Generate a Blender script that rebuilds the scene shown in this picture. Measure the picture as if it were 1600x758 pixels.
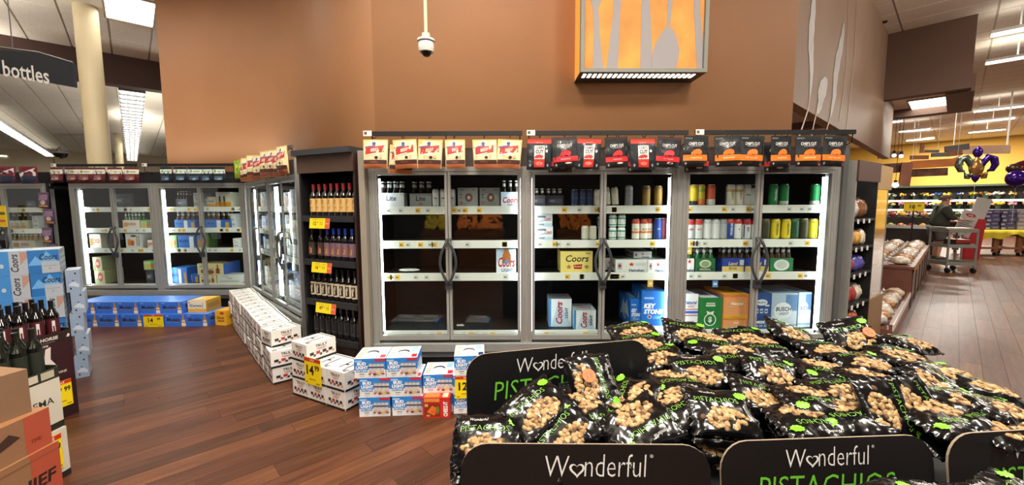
import bpy, math, random
import numpy as np
from mathutils import Vector, Matrix, noise
for o in list(bpy.data.objects): bpy.data.objects.remove(o)
SC = bpy.context.scene; COL = SC.collection
R = math.radians
# ---------------------------------------------------------------- camera
FPX, CAMH = 640.0, 1.6
PITCH, ROLL = math.atan(59/640), 0.004
Fv = Vector((0, math.cos(PITCH), -math.sin(PITCH))); U0 = Vector((0, math.sin(PITCH), math.cos(PITCH))); X0 = Vector((1, 0, 0))
RV = X0*math.cos(ROLL) - U0*math.sin(ROLL); UV = U0*math.cos(ROLL) + X0*math.sin(ROLL)
cam = bpy.data.cameras.new('camera'); cam.sensor_width = 36; cam.lens = FPX/1600*36; cam.clip_start = .05; cam.clip_end = 200
camo = bpy.data.objects.new('camera', cam); COL.objects.link(camo)
m = Matrix((RV, UV, -Fv)).transposed().to_4x4(); m.translation = (0, 0, CAMH); camo.matrix_world = m
SC.camera = camo
def ray(u, v): return Fv + RV*((u-800)/FPX) + UV*(-(v-379)/FPX)
def P(u, v, Y):
    d = ray(u, v); return Vector((0, 0, CAMH)) + d*(Y/d.y)
def G(u, v, z=0.0):
    d = ray(u, v); return Vector((0, 0, CAMH)) + d*((z-CAMH)/d.z)
def proj(p):
    q = Vector(p)-Vector((0, 0, CAMH)); f = q.dot(Fv)
    return (800+FPX*q.dot(RV)/f, 379-FPX*q.dot(UV)/f) if f > .05 else (-9999, -9999)
E1 = Vector((.735, .678, 0)).normalized(); E2 = Vector((E1.y, -E1.x, 0)); YAW1 = math.atan2(E1.y, E1.x)
CEIL = 5.0
# ---------------------------------------------------------------- view, world, lights
SC.view_settings.view_transform = 'Standard'; SC.view_settings.look = 'None'
SC.view_settings.gamma = 1; SC.view_settings.use_curve_mapping = False
SC.view_settings.exposure = 0.2
w = bpy.data.worlds.new('world'); SC.world = w; w.use_nodes = True
bg = w.node_tree.nodes['Background']; bg.inputs[0].default_value = (1, .93, .84, 1); bg.inputs[1].default_value = .6
def area(name, loc, sx, sy, power, col=(1, .93, .83), rz=0.0, up=False):
    l = bpy.data.lights.new(name, 'AREA'); l.shape = 'RECTANGLE'; l.size = sx; l.size_y = sy; l.energy = power; l.color = col
    o = bpy.data.objects.new(name, l); COL.objects.link(o); o.location = loc; o.rotation_euler = (math.pi if up else 0, 0, rz); return o
# the store's ceiling troffers round the alcove (most hang above the frame)
for i, (x, y, pw) in enumerate([(-1.7, 2.6, 85), (-.3, 1.2, 140), (2.4, .9, 140), (-.6, -2.2, 120), (2.9, -2.2, 120), (5.6, 2.2, 90), (-5.3, 4.6, 80), (8.8, 4.2, 80), (10.8, 9.0, 90), (13.5, 6.2, 70), (12.5, 13.0, 220), (17.5, 12.2, 240), (20, 18, 420), (26, 15.5, 650), (22, 20.5, 500), (-9, 12, 300), (-14, 16, 340), (-13, 24, 340)]):
    area('ceiling_troffer_light', (x, y, CEIL-.06), .55, 1.15, pw, rz=YAW1)
# added upward fill above the frame, without fittings, to brighten the ceiling
for x, y, pw in [(-5.2, 2.2, 75), (-1.5, .4, 60), (2.6, .2, 60), (7.6, 4.2, 90), (-.5, -3.5, 60), (-8.0, 5.4, 75), (-11, 8.6, 85)]:
    area('added_ceiling_fill', (x, y, CEIL-.75), .3, 2.4, pw, rz=YAW1, up=True)
area('added_fruit_fill', (-.9, -2.2, 2.7), 1.6, .2, 55)  # added lamp over the fruit, strengthens its reflection in the cooler glass
for x, y, pw in [(-5.0, 6.5, 9), (-9, 13, 130), (-13, 19, 170)]: area('added_case_top_fill', (x, y, 2.25), 2.4, .3, pw, up=True)   # added upward fill at case-top height, brightens the ceiling at the left
# ---------------------------------------------------------------- materials
MATS = {}
def lin(h):
    h = h.lstrip('#'); h = h if len(h) == 6 else ''.join(x*2 for x in h); c = [int(h[i:i+2], 16)/255 for i in (0, 2, 4)]
    return [x/12.92 if x <= .04045 else ((x+.055)/1.055)**2.4 for x in c]
def bsdf(m): return m.node_tree.nodes['Principled BSDF']
def mat(name, hexcol, rough=.5, metal=0., emit=0., spec=.5, vary=0., scale=12., bump=0., coat=0., emitcol=None):
    if name in MATS: return MATS[name]
    m = bpy.data.materials.new(name); m.use_nodes = True; b = bsdf(m); nt = m.node_tree
    c = lin(hexcol); b.inputs['Base Color'].default_value = (*c, 1)
    b.inputs['Roughness'].default_value = rough; b.inputs['Metallic'].default_value = metal
    b.inputs['Specular IOR Level'].default_value = spec; b.inputs['Coat Weight'].default_value = coat
    if emit:
        b.inputs['Emission Color'].default_value = (*(lin(emitcol) if emitcol else c), 1); b.inputs['Emission Strength'].default_value = emit
    if vary or bump:
        tc = nt.nodes.new('ShaderNodeTexCoord'); n = nt.nodes.new('ShaderNodeTexNoise'); n.inputs['Scale'].default_value = scale; n.inputs['Detail'].default_value = 3
        nt.links.new(tc.outputs['Object'], n.inputs['Vector'])
        if vary:
            r = nt.nodes.new('ShaderNodeValToRGB')
            r.color_ramp.elements[0].position = .3; r.color_ramp.elements[1].position = .7
            r.color_ramp.elements[0].color = (*[max(0, x*(1-vary)) for x in c], 1); r.color_ramp.elements[1].color = (*[min(1, x*(1+vary)) for x in c], 1)
            nt.links.new(n.outputs['Fac'], r.inputs['Fac']); nt.links.new(r.outputs['Color'], b.inputs['Base Color'])
        if bump:
            bn = nt.nodes.new('ShaderNodeBump'); bn.inputs['Strength'].default_value = bump; bn.inputs['Distance'].default_value = .01
            nt.links.new(n.outputs['Fac'], bn.inputs['Height']); nt.links.new(bn.outputs['Normal'], b.inputs['Normal'])
    MATS[name] = m; return m
def getmat(k):
    """'#rrggbb' gives printed card; 'name' one of the named materials."""
    if k in MATS: return MATS[k]
    if k.startswith('#'): return mat(k, k, .45)
    if k.startswith('foil#'): return mat(k, k[4:], .28, .0, coat=.4)
    if k.startswith('metal#'): return mat(k, k[5:], .3, .75)
    if k.startswith('glass#'): return mat(k, k[5:], .08, spec=.6)
    if k.startswith('matt#'): return mat(k, k[4:], .85)
    if k.startswith('glow#'): return mat(k, k[4:], .4, emit=1.0)
    raise KeyError(k)
mat('alu', '#9b9b96', .45, .35, vary=.06, scale=6)
mat('alu_dark', '#5c5d5d', .45, .3)
mat('steel', '#a9a9a6', .35, .5, vary=.08, scale=4)
mat('black', '#0e0e0f', .5)
mat('black_gloss', '#0a0a0b', .18)
mat('interior', '#070707', .6, vary=.2, scale=3, spec=.15)
mat('kick', '#18181a', .6)
mat('header', '#3a2a24', .55, vary=.08, scale=3)
mat('shelf_black', '#121213', .5)
mat('strip_white', '#e9eae6', .5)
mat('led', '#f4fbff', .4, emit=17)
mat('tube', '#fffaf0', .4, emit=7)
mat('tube_far', '#fffaf0', .4, emit=4)
mat('handle', '#3b3d40', .4, .2)
mat('cardboard', '#a07c58', .8, vary=.1, scale=8)
mat('wall_brown', '#a87750', .55, vary=.05, scale=1.3, bump=.04)
mat('wall_taupe', '#b4967e', .55, vary=.05, scale=1.3, bump=.04)
mat('soffit', '#705648', .6, vary=.06, scale=1)
mat('beam', '#4c322b', .6, vary=.06, scale=1)
mat('cream', '#d8c9a4', .4, vary=.04, scale=2)
mat('yellow_wall', '#d9ab45', .6, vary=.05, scale=.5)
mat('far_wall', '#cfc0a2', .7, vary=.04, scale=.5)
mat('tile', '#efe8d9', .85, vary=.06, scale=30, bump=.25)
mat('tbar', '#b3a994', .5)
mat('bag_black', '#08080a', .15, spec=.5)
mat('nut_a', '#a08156', .55, spec=.3); mat('nut_b', '#856340', .55, spec=.3); mat('nut_c', '#b39a70', .5, spec=.3); mat('nut_d', '#553a24', .6, spec=.3)
mat('lime', '#6dbb1e', .4)
mat('clear_bag', '#d8d4cc', .2, spec=.8)
mat('skin', '#c08a70', .5); mat('jacket', '#3f463b', .8, vary=.12, scale=20); mat('shorts', '#4d4a42', .85)
mat('hair', '#5a4336', .8); mat('glove', '#c9c2bf', .6)
mat('purple_foil', '#3c1d7a', .16, .6); mat('gold_foil', '#a87a45', .2, .7); mat('silver_foil', '#77857a', .18, .8)
mat('maroon_wood', '#74473a', .4, vary=.15, scale=5)
mat('wood', '#8a5a34', .5, vary=.2, scale=6)
mat('cart_grey', '#85867f', .5); mat('grey_frame', '#7c7d74', .5, .2)
mat('carton_inside', '#6e5136', .85)
def glassmat(name, tint, fac, rough=.02):
    m = bpy.data.materials.new(name); m.use_nodes = True; nt = m.node_tree; nt.nodes.clear()
    o = nt.nodes.new('ShaderNodeOutputMaterial'); mx = nt.nodes.new('ShaderNodeMixShader'); t = nt.nodes.new('ShaderNodeBsdfTransparent'); g = nt.nodes.new('ShaderNodeBsdfGlossy')
    lw = nt.nodes.new('ShaderNodeFresnel'); lw.inputs['IOR'].default_value = 1.45
    mp = nt.nodes.new('ShaderNodeMath'); mp.operation = 'MULTIPLY'; mp.inputs[1].default_value = fac
    t.inputs[0].default_value = (*lin(tint), 1); g.inputs['Roughness'].default_value = rough
    nt.links.new(lw.outputs[0], mp.inputs[0]); ge = nt.nodes.new('ShaderNodeNewGeometry'); fr = nt.nodes.new('ShaderNodeMath'); fr.operation = 'SUBTRACT'; fr.inputs[0].default_value = 1; nt.links.new(ge.outputs['Backfacing'], fr.inputs[1]); m2 = nt.nodes.new('ShaderNodeMath'); m2.operation = 'MULTIPLY'; nt.links.new(mp.outputs[0], m2.inputs[0]); nt.links.new(fr.outputs[0], m2.inputs[1])
    nt.links.new(m2.outputs[0], mx.inputs[0]); nt.links.new(t.outputs[0], mx.inputs[1]); nt.links.new(g.outputs[0], mx.inputs[2]); nt.links.new(mx.outputs[0], o.inputs[0])
    MATS[name] = m
glassmat('pane', '#f6faf8', 1.7); glassmat('plexi', '#eef2f0', 2.2, .05)
# planks: colour by piece, grain along the store grid
def plankmat():
    m = bpy.data.materials.new('planks'); m.use_nodes = True; nt = m.node_tree; b = bsdf(m); N = nt.nodes.new; L = nt.links.new
    geo = N('ShaderNodeNewGeometry'); oi = N('ShaderNodeObjectInfo'); ad = N('ShaderNodeMath'); ad.operation = 'ADD'; fr = N('ShaderNodeMath'); fr.operation = 'FRACT'
    L(geo.outputs['Random Per Island'], ad.inputs[0]); L(oi.outputs['Random'], ad.inputs[1]); L(ad.outputs[0], fr.inputs[0])
    r = N('ShaderNodeValToRGB'); cr = r.color_ramp
    cr.elements[0].position = 0; cr.elements[0].color = (*lin('#4d2f1d'), 1); cr.elements[1].position = 1; cr.elements[1].color = (*lin('#6b442c'), 1)
    e = cr.elements.new(.4); e.color = (*lin('#583523'), 1); e = cr.elements.new(.75); e.color = (*lin('#613b27'), 1)
    L(fr.outputs[0], r.inputs[0])
    mp = N('ShaderNodeMapping'); mp.inputs['Rotation'].default_value = (0, 0, -YAW1); mp.vector_type = 'POINT'
    sc = N('ShaderNodeVectorMath'); sc.operation = 'MULTIPLY'; sc.inputs[1].default_value = (1.6, 22, 1)
    L(geo.outputs['Position'], mp.inputs[0]); L(mp.outputs[0], sc.inputs[0])
    n = N('ShaderNodeTexNoise'); n.inputs['Scale'].default_value = 1.3; n.inputs['Detail'].default_value = 5; n.inputs['Roughness'].default_value = .62; n.noise_dimensions = '4D'
    ws = N('ShaderNodeMath'); ws.operation = 'MULTIPLY'; ws.inputs[1].default_value = 40; L(fr.outputs[0], ws.inputs[0]); L(ws.outputs[0], n.inputs['W']); L(sc.outputs[0], n.inputs['Vector'])
    g = N('ShaderNodeValToRGB'); g.color_ramp.elements[0].position = .33; g.color_ramp.elements[0].color = (.52, .48, .46, 1); g.color_ramp.elements[1].position = .66; g.color_ramp.elements[1].color = (1.2, 1.18, 1.16, 1)
    L(n.outputs['Fac'], g.inputs[0])
    mx = N('ShaderNodeMix'); mx.data_type = 'RGBA'; mx.blend_type = 'MULTIPLY'; mx.inputs[0].default_value = 1
    L(r.outputs[0], mx.inputs[6]); L(g.outputs[0], mx.inputs[7]); L(mx.outputs[2], b.inputs['Base Color'])
    b.inputs['Roughness'].default_value = .42; b.inputs['Specular IOR Level'].default_value = .26
    MATS['planks'] = m
plankmat()
# ---------------------------------------------------------------- mesh builder
TXT = {}
def text2d(s, bold=0., shear=0., res=2):
    k = (s, bold, shear, res)
    if k in TXT: return TXT[k]
    c = bpy.data.curves.new('t', 'FONT'); c.body = s; c.offset = bold; c.shear = shear; c.resolution_u = res; c.fill_mode = 'FRONT'
    o = bpy.data.objects.new('t', c); me = o.to_mesh()
    vs = np.array([v.co[:2] for v in me.vertices]) if len(me.vertices) else np.zeros((1, 2)); fs = [tuple(p.vertices) for p in me.polygons]
    o.to_mesh_clear(); bpy.data.objects.remove(o); bpy.data.curves.remove(c)
    lo, hi = vs.min(0), vs.max(0); vs = (vs-lo)/np.maximum(hi-lo, 1e-6); TXT[k] = (vs, fs, (hi-lo)[0]/max((hi-lo)[1], 1e-6)); return TXT[k]
class MB:
    def __init__(s): s.v = []; s.f = []; s.m = []; s.mats = []; s.sm = []
    def mi(s, k):
        if k not in s.mats: s.mats.append(k)
        return s.mats.index(k)
    def add(s, vs, fs, k, smooth=False):
        b = len(s.v); s.v.extend([tuple(x) for x in vs]); i = s.mi(k)
        for f in fs: s.f.append(tuple(b+j for j in f)); s.m.append(i); s.sm.append(smooth)
        return s
    def box(s, a, b, k, rot=None, at=None):
        x0, y0, z0 = a; x1, y1, z1 = b
        vs = [Vector(p) for p in ((x0, y0, z0), (x1, y0, z0), (x1, y1, z0), (x0, y1, z0), (x0, y0, z1), (x1, y0, z1), (x1, y1, z1), (x0, y1, z1))]
        if rot is not None: vs = [rot @ p for p in vs]
        if at is not None: vs = [p+Vector(at) for p in vs]
        return s.add(vs, [(3, 2, 1, 0), (4, 5, 6, 7), (0, 1, 5, 4), (1, 2, 6, 5), (2, 3, 7, 6), (3, 0, 4, 7)], k)
    def cbox(s, c, d, k, rot=None): return s.box([-x/2 for x in d], [x/2 for x in d], k, rot, c)
    def prism(s, pts, n, k, k2=None):
        """polygon of 3-D points pushed along vector n"""
        n = Vector(n); pts = [Vector(p) for p in pts]; q = len(pts)
        s.add(pts+[p+n for p in pts], [tuple(range(q))[::-1], tuple(range(q, 2*q))], k)
        s.add(pts+[p+n for p in pts], [(i, (i+1) % q, q+(i+1) % q, q+i) for i in range(q)], k2 or k); return s
    def lathe(s, prof, n=12, at=(0, 0, 0), smooth=True, sx=1, sy=1):
        """prof: (r, z, material of the band that starts here)"""
        at = Vector(at); rings = []
        for r, z, _ in prof: rings.append([at+Vector((sx*r*math.cos(2*math.pi*i/n), sy*r*math.sin(2*math.pi*i/n), z)) for i in range(n)])
        for j in range(len(prof)-1):
            s.add(rings[j]+rings[j+1], [(i, (i+1) % n, n+(i+1) % n, n+i) for i in range(n)], prof[j][2], smooth)
        if prof[0][0] > 1e-4: s.add(rings[0], [tuple(range(n))[::-1]], prof[0][2])
        if prof[-1][0] > 1e-4: s.add(rings[-1], [tuple(range(n))], prof[-1][2])
        return s
    def tube(s, pts, r, k, n=8, flat=1.0, nrm=None):
        pts = [Vector(p) for p in pts]; rs = r if isinstance(r, (list, tuple)) else [r]*len(pts); vs = []
        for i, p in enumerate(pts):
            t = (pts[min(i+1, len(pts)-1)]-pts[max(i-1, 0)]).normalized()
            a = nrm if nrm is not None else (Vector((0, 0, 1)) if abs(t.z) < .9 else Vector((1, 0, 0)))
            a = Vector(a); x = t.cross(a).normalized(); y = x.cross(t).normalized()
            for q in range(n):
                an = 2*math.pi*q/n; vs.append(p+x*(rs[i]*math.cos(an))+y*(rs[i]*flat*math.sin(an)))
        fs = [(i*n+q, i*n+(q+1) % n, (i+1)*n+(q+1) % n, (i+1)*n+q) for i in range(len(pts)-1) for q in range(n)]
        s.add(vs, fs, k, True); e = len(pts)-1
        s.add(vs[:n], [tuple(range(n))], k); s.add(vs[e*n:], [tuple(range(n))[::-1]], k); return s
    def ball(s, c, r, k, n=8, m=5, rot=None):
        r = r if isinstance(r, (list, tuple)) else (r, r, r); c = Vector(c); vs = []
        for j in range(m+1):
            th = math.pi*j/m
            for i in range(n):
                p = Vector((r[0]*math.sin(th)*math.cos(2*math.pi*i/n), r[1]*math.sin(th)*math.sin(2*math.pi*i/n), r[2]*math.cos(th)))
                vs.append(c+(rot @ p if rot is not None else p))
        return s.add(vs, [(j*n+i, (j+1)*n+i, (j+1)*n+(i+1) % n, j*n+(i+1) % n) for j in range(m) for i in range(n)], k, True)
    def text(s, t, c, ux, uy, h, k, wmax=None, bold=0., shear=0., fn=None, wfix=None):
        vs, fs, asp = text2d(t, bold, shear); wd = h*asp
        if wfix: wd = wfix
        elif wmax and wd > wmax: wd = wmax
        c = Vector(c); ux = Vector(ux); uy = Vector(uy)
        pts = [((x-.5)*wd, (y-.5)*h) for x, y in vs]
        s.add([fn(*p) for p in pts] if fn else [c+ux*a+uy*b for a, b in pts], fs, k); return s
    def mesh(s, name):
        me = bpy.data.meshes.new(name); me.from_pydata(s.v, [], s.f)
        for k in s.mats: me.materials.append(getmat(k))
        me.polygons.foreach_set('material_index', s.m); me.polygons.foreach_set('use_smooth', s.sm); me.update(); return me
    def build(s, name, parent=None, loc=None, rz=0., kind=None, label=None):
        return link(name, s.mesh(name), parent, loc, rz, kind, label)
def link(name, me, parent=None, loc=None, rz=0., kind=None, label=None):
    o = bpy.data.objects.new(name, me); COL.objects.link(o)
    if parent: o.parent = parent
    if loc is not None: o.location = loc
    if rz: o.rotation_euler = (0, 0, rz)
    if kind: o['kind'] = kind
    if label: o['label'] = label
    return o
SEEN = {}
def tag(o, label, cat, group=None):
    o['label'] = label; o['category'] = cat
    if group: o['group'] = group
    nw = len(label.split())
    if nw < 4 or nw > 16: print('LABEL WORDS', nw, label)
    if label in SEEN and SEEN[label] != ('same', group): print('LABEL TWICE', label)
    SEEN[label] = 1
    return o
def empty(name, loc=(0, 0, 0), rz=0., label=None, cat=None, group=None, rot=None):
    o = bpy.data.objects.new(name, None); COL.objects.link(o); o.location = loc; o.rotation_euler = rot or (0, 0, rz); o.empty_display_size = .05
    if label: tag(o, label, cat, group)
    return o
ORD = ['first', 'second', 'third', 'fourth', 'fifth', 'sixth', 'seventh', 'eighth', 'ninth', 'tenth', 'eleventh', 'twelfth', 'thirteenth', 'fourteenth', 'fifteenth', 'sixteenth', 'seventeenth', 'eighteenth', 'nineteenth', 'twentieth']
class Face:
    """2-D drawing on one face of a carton, in fractions of its width and height"""
    def __init__(s, mb, o, ux, uy, w, h): s.mb = mb; s.o = Vector(o); s.ux = Vector(ux); s.uy = Vector(uy); s.n = s.ux.cross(s.uy); s.w = w; s.h = h; s.l = 0
    def pt(s, u, v): return s.o+s.ux*(u*s.w)+s.uy*(v*s.h)+s.n*(.0004+.0003*s.l)
    def draw(s, ops):
        for op in ops:
            s.l += 1; t = op[0]
            if t == 'r': _, a, b, c, d, k = op; s.mb.add([s.pt(a, b), s.pt(c, b), s.pt(c, d), s.pt(a, d)], [(0, 1, 2, 3)], k)
            elif t == 'c':
                _, a, b, ru, rv, k = op; n = 14; s.mb.add([s.pt(a+ru*math.cos(2*math.pi*i/n), b+rv*math.sin(2*math.pi*i/n)) for i in range(n)], [tuple(range(n))], k)
            elif t == 'p': s.mb.add([s.pt(*q) for q in op[1]], [tuple(range(len(op[1])))], op[2])
            elif t in 'tv':   # text: (t, string, u, v, height frac, colour, max width frac, bold, shear); v = turned upright
                _, st, a, b, hh, k, wm, bo, sh = op
                if t == 't': s.mb.text(st, s.pt(a, b), s.ux, s.uy, hh*s.h, k, wm*s.w, bo, sh)
                else: s.mb.text(st, s.pt(a, b), s.uy, -s.ux, hh*s.w, k, wm*s.h, bo, sh)
def star(u, v, r, asp=1., n=5, rin=.42):
    return [(u+(r if i % 2 == 0 else r*rin)*math.sin(math.pi*i/n)*asp, v+(r if i % 2 == 0 else r*rin)*math.cos(math.pi*i/n)) for i in range(2*n)]
# ================================================================ STRUCTURE
def EP(a, b, z=0.): return E1*a+E2*b+Vector((0, 0, z))
def infr(p, mx=30):
    u, v = proj(p); return -mx < u < 1600+mx and -mx < v < 758+mx
def tiles(name, parent, size, gap, z0, z1, key, arange, brange, near, mx, keep=lambda p: True, stagger=False, cap=300):
    """pieces laid on the store grid: the nearest ones in view are objects sharing one mesh, the rest one joined mesh"""
    la, lb = size; near_l = []; rest = MB()
    na = int((arange[1]-arange[0])/la); nb = int((brange[1]-brange[0])/lb); rng = random.Random(5)
    for j in range(nb):
        off = rng.random()*la if stagger else 0
        for i in range(na):
            a = arange[0]+i*la+off; b = brange[0]+j*lb; c = EP(a+la/2, b+lb/2, z1)
            if not keep(c): continue
            if infr(c, mx) and (c-Vector((0, 0, CAMH))).length < near: near_l.append((c.length, a, b, c))
            else:
                q = [EP(a+gap/2, b+gap/2), EP(a+la-gap/2, b+gap/2), EP(a+la-gap/2, b+lb-gap/2), EP(a+gap/2, b+lb-gap/2)]
                lo, hi = min(z0, z1), max(z0, z1); vs = [p+Vector((0, 0, lo)) for p in q]+[p+Vector((0, 0, hi)) for p in q]
                if z1 > z0: rest.add(vs, [(7, 6, 5, 4), (0, 1, 5, 4), (1, 2, 6, 5), (2, 3, 7, 6), (3, 0, 4, 7)], key)
                else: rest.add(vs, [(0, 1, 2, 3), (0, 1, 5, 4), (1, 2, 6, 5), (2, 3, 7, 6), (3, 0, 4, 7)], key)
    near_l.sort(key=lambda t: t[0])
    mb = MB(); mb.box((gap/2, gap/2, min(z0, z1)), (la-gap/2, lb-gap/2, max(z0, z1)), key); me = None
    # local frame: x along E1, y along -E2 turned so that z stays up
    me = MB().box((gap/2, -(lb-gap/2), min(z0, z1)), (la-gap/2, -gap/2, max(z0, z1)), key).mesh(name)
    for _, a, b, c in near_l[:cap]:
        link(name, me, parent, EP(a, b), YAW1)
    for _, a, b, c in near_l[cap:]:
        q = [EP(a+gap/2, b+gap/2), EP(a+la-gap/2, b+gap/2), EP(a+la-gap/2, b+lb-gap/2), EP(a+gap/2, b+lb-gap/2)]
        rest.add([p+Vector((0, 0, z1)) for p in q], [(3, 2, 1, 0) if z1 > z0 else (0, 1, 2, 3)], key)
    rest.build(name, parent, kind='stuff')
def struct(name, mb): return mb.build(name, kind='structure')
floor = struct('floor', MB().box((-45, -8, -.2), (45, 45, -.012), '#2a1c15'))
tiles('floor_plank', floor, (1.22, .152), .002, -.012, 0., 'planks', (-14, 36), (-16, 9), 7.5, 10, stagger=True,
      keep=lambda c: not (-1.4 < c.x < 3 and c.y > 3.8 and c.y < 9))
ceiling = struct('ceiling', MB().box((-45, -8, CEIL), (45, 45, CEIL+.2), 'tbar'))
tiles('ceiling_tile', ceiling, (.61, 1.22), .03, CEIL, CEIL-.012, 'tile', (-30, 34), (-40, 10), 14, 20)
wt = .12
def wall(name, pts, z0, z1, k):
    mb = MB(); pts = [Vector((x, y, 0)) for x, y in pts]
    for a, b in zip(pts[:-1], pts[1:]):
        n = Vector(((b-a).y, -(b-a).x, 0)).normalized()
        if n.dot(-a) > 0: n = -n
        n = n*wt
        mb.add([a+Vector((0, 0, z0)), b+Vector((0, 0, z0)), b+Vector((0, 0, z1)), a+Vector((0, 0, z1))], [(0, 1, 2, 3)], k, True)
        mb.add([a+n+Vector((0, 0, z0)), b+n+Vector((0, 0, z0)), b+n+Vector((0, 0, z1)), a+n+Vector((0, 0, z1))], [(3, 2, 1, 0)], k)
        mb.add([a+Vector((0, 0, z0)), b+Vector((0, 0, z0)), b+n+Vector((0, 0, z0)), a+n+Vector((0, 0, z0))], [(3, 2, 1, 0)], k)
    for e, o in ((pts[0], pts[1]), (pts[-1], pts[-2])):
        mb.add([e+Vector((0, 0, z0)), e+n+Vector((0, 0, z0)), e+n+Vector((0, 0, z1)), e+Vector((0, 0, z1))], [(0, 1, 2, 3)], k)
    me = mb.mesh(name)
    import bmesh
    bm = bmesh.new(); bm.from_mesh(me); bmesh.ops.remove_doubles(bm, verts=bm.verts, dist=1e-4); bm.to_mesh(me); bm.free()
    return link(name, me, kind='structure')
bz = []
for i in range(11):
    t = i/10; a, c, b = Vector((-3.0, 6.1)), Vector((-3.85, 6.95)), Vector((-4.9, 6.95)); q = a*(1-t)**2+c*2*t*(1-t)+b*t*t; bz.append((q.x, q.y))
CORN = (-5.76, 6.95)
wall('wall_left', [CORN]+bz[::-1]+[(-1.5, 4.6)], 0, CEIL, 'wall_brown')
wall('wall_back', [(-1.5, 4.6), (-.193, 4.33), (2.9, 4.33)], 0, CEIL, 'wall_brown')
wall_r = wall('wall_right', [(2.9, 4.33), (7.6, 8.6), (8.9, 9.78)], 2.64, CEIL, 'wall_taupe')
# roof beam over the aisle behind the left coolers, and the drop soffit on the other side
def ebox(mb, a, b, k):
    (a0, b0, z0), (a1, b1, z1) = a, b; p = [EP(a0, b0), EP(a1, b0), EP(a1, b1), EP(a0, b1)]
    mb.add([q+Vector((0, 0, z0)) for q in p]+[q+Vector((0, 0, z1)) for q in p], [(0, 1, 2, 3), (7, 6, 5, 4), (0, 4, 5, 1), (1, 5, 6, 2), (2, 6, 7, 3), (3, 7, 4, 0)], k); return mb
struct('trim_1', ebox(MB(), (-24, P(271, 99, 10.2).dot(E2)-.3, 4.33), (3.2, P(271, 99, 10.2).dot(E2), CEIL), 'beam'))
mb = MB(); ebox(mb, (11.4, -1.25, 3.7), (11.65, .03, CEIL), 'soffit'); struct('trim_2', mb)
mb = MB()
ebox(mb, (11.65, -.3, 3.68), (14.2, .08, 4.0), 'soffit'); ebox(mb, (13.85, -3.6, 3.68), (14.2, -.3, 4.0), 'soffit'); ebox(mb, (11.65, -3.6, 3.86), (13.85, -.3, 3.96), 'tile')
struct('trim_3', mb)
# far walls of the store
def farwall(name, a, b, z0, z1, k, th=.2):
    n = (Vector(b)-Vector(a)).normalized(); q = Vector((-n.y, n.x, 0))
    if q.dot(Vector(a)) < 0: q = -q
    q *= th; mb = MB(); A, B = Vector(a), Vector(b); p = [A, B, B+q, A+q]
    mb.add([x+Vector((0, 0, z0)) for x in p]+[x+Vector((0, 0, z1)) for x in p], [(0, 1, 2, 3), (7, 6, 5, 4), (0, 4, 5, 1), (1, 5, 6, 2), (2, 6, 7, 3), (3, 7, 4, 0)], k); return struct(name, mb)
farwall('wall_far', EP(33, -20), EP(33, 9), 0, CEIL, 'yellow_wall')
farwall('wall_rear', EP(-26, -38), EP(32, -38), 0, CEIL, 'far_wall')
def column(u, v, Y, r):
    p = P(u, v, Y); mb = MB().lathe([(r, 0, 'cream'), (r, CEIL, 'cream')], 20, (0, 0, 0)); mb.lathe([(r+.03, 0, 'cream'), (r+.03, .12, 'cream'), (r+.001, .13, 'cream')], 20)
    return mb.build('column', loc=(p.x, p.y, 0), kind='structure')
column(146, 150, 7.3, .16); column(186, 240, 19.5, .14)
struct('wall_reflection_block', MB().box((-14, -7.9, 0), (14, -7.7, 2.8), '#3d332b'))  # unseen low wall, added to darken the glass reflections; open above for world light
# ---------------------------------------------------------------- light fittings
def troffer(u, v, Y, label, la=.52, lb=1.2, z=CEIL, key='tube', cells=0, group=None):
    p = G(u, v, Y); t = empty('ceiling_light', (p.x, p.y, z), YAW1, label, 'light', group)
    MB().box((-la/2-.03, -lb/2-.03, -.035), (-la/2, lb/2+.03, 0), 'tbar').box((la/2, -lb/2-.03, -.035), (la/2+.03, lb/2+.03, 0), 'tbar').box((-la/2, -lb/2-.03, -.035), (la/2, -lb/2, 0), 'tbar').box((-la/2, lb/2, -.035), (la/2, lb/2+.03, 0), 'tbar').build('frame', t)
    MB().box((-la/2, -lb/2, -.028), (la/2, lb/2, -.018), key).build('diffuser', t)
    if cells:
        mb = MB()
        for i in range(1, cells): mb.box((-la/2+la*i/cells-.02, -lb/2, -.04), (-la/2+la*i/cells+.02, lb/2, -.028), 'alu_dark')
        mb.build('louvre', t)
    return t
troffer(203, 14, CEIL, 'square bright ceiling light panel nearest above the cream column', .62, 1.22)
troffer(1451, 161, 3.86, 'two-pane light panel recessed in the brown soffit canopy', 1.35, .58, 3.86, 'tube', 2)
UPW = .8
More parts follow.
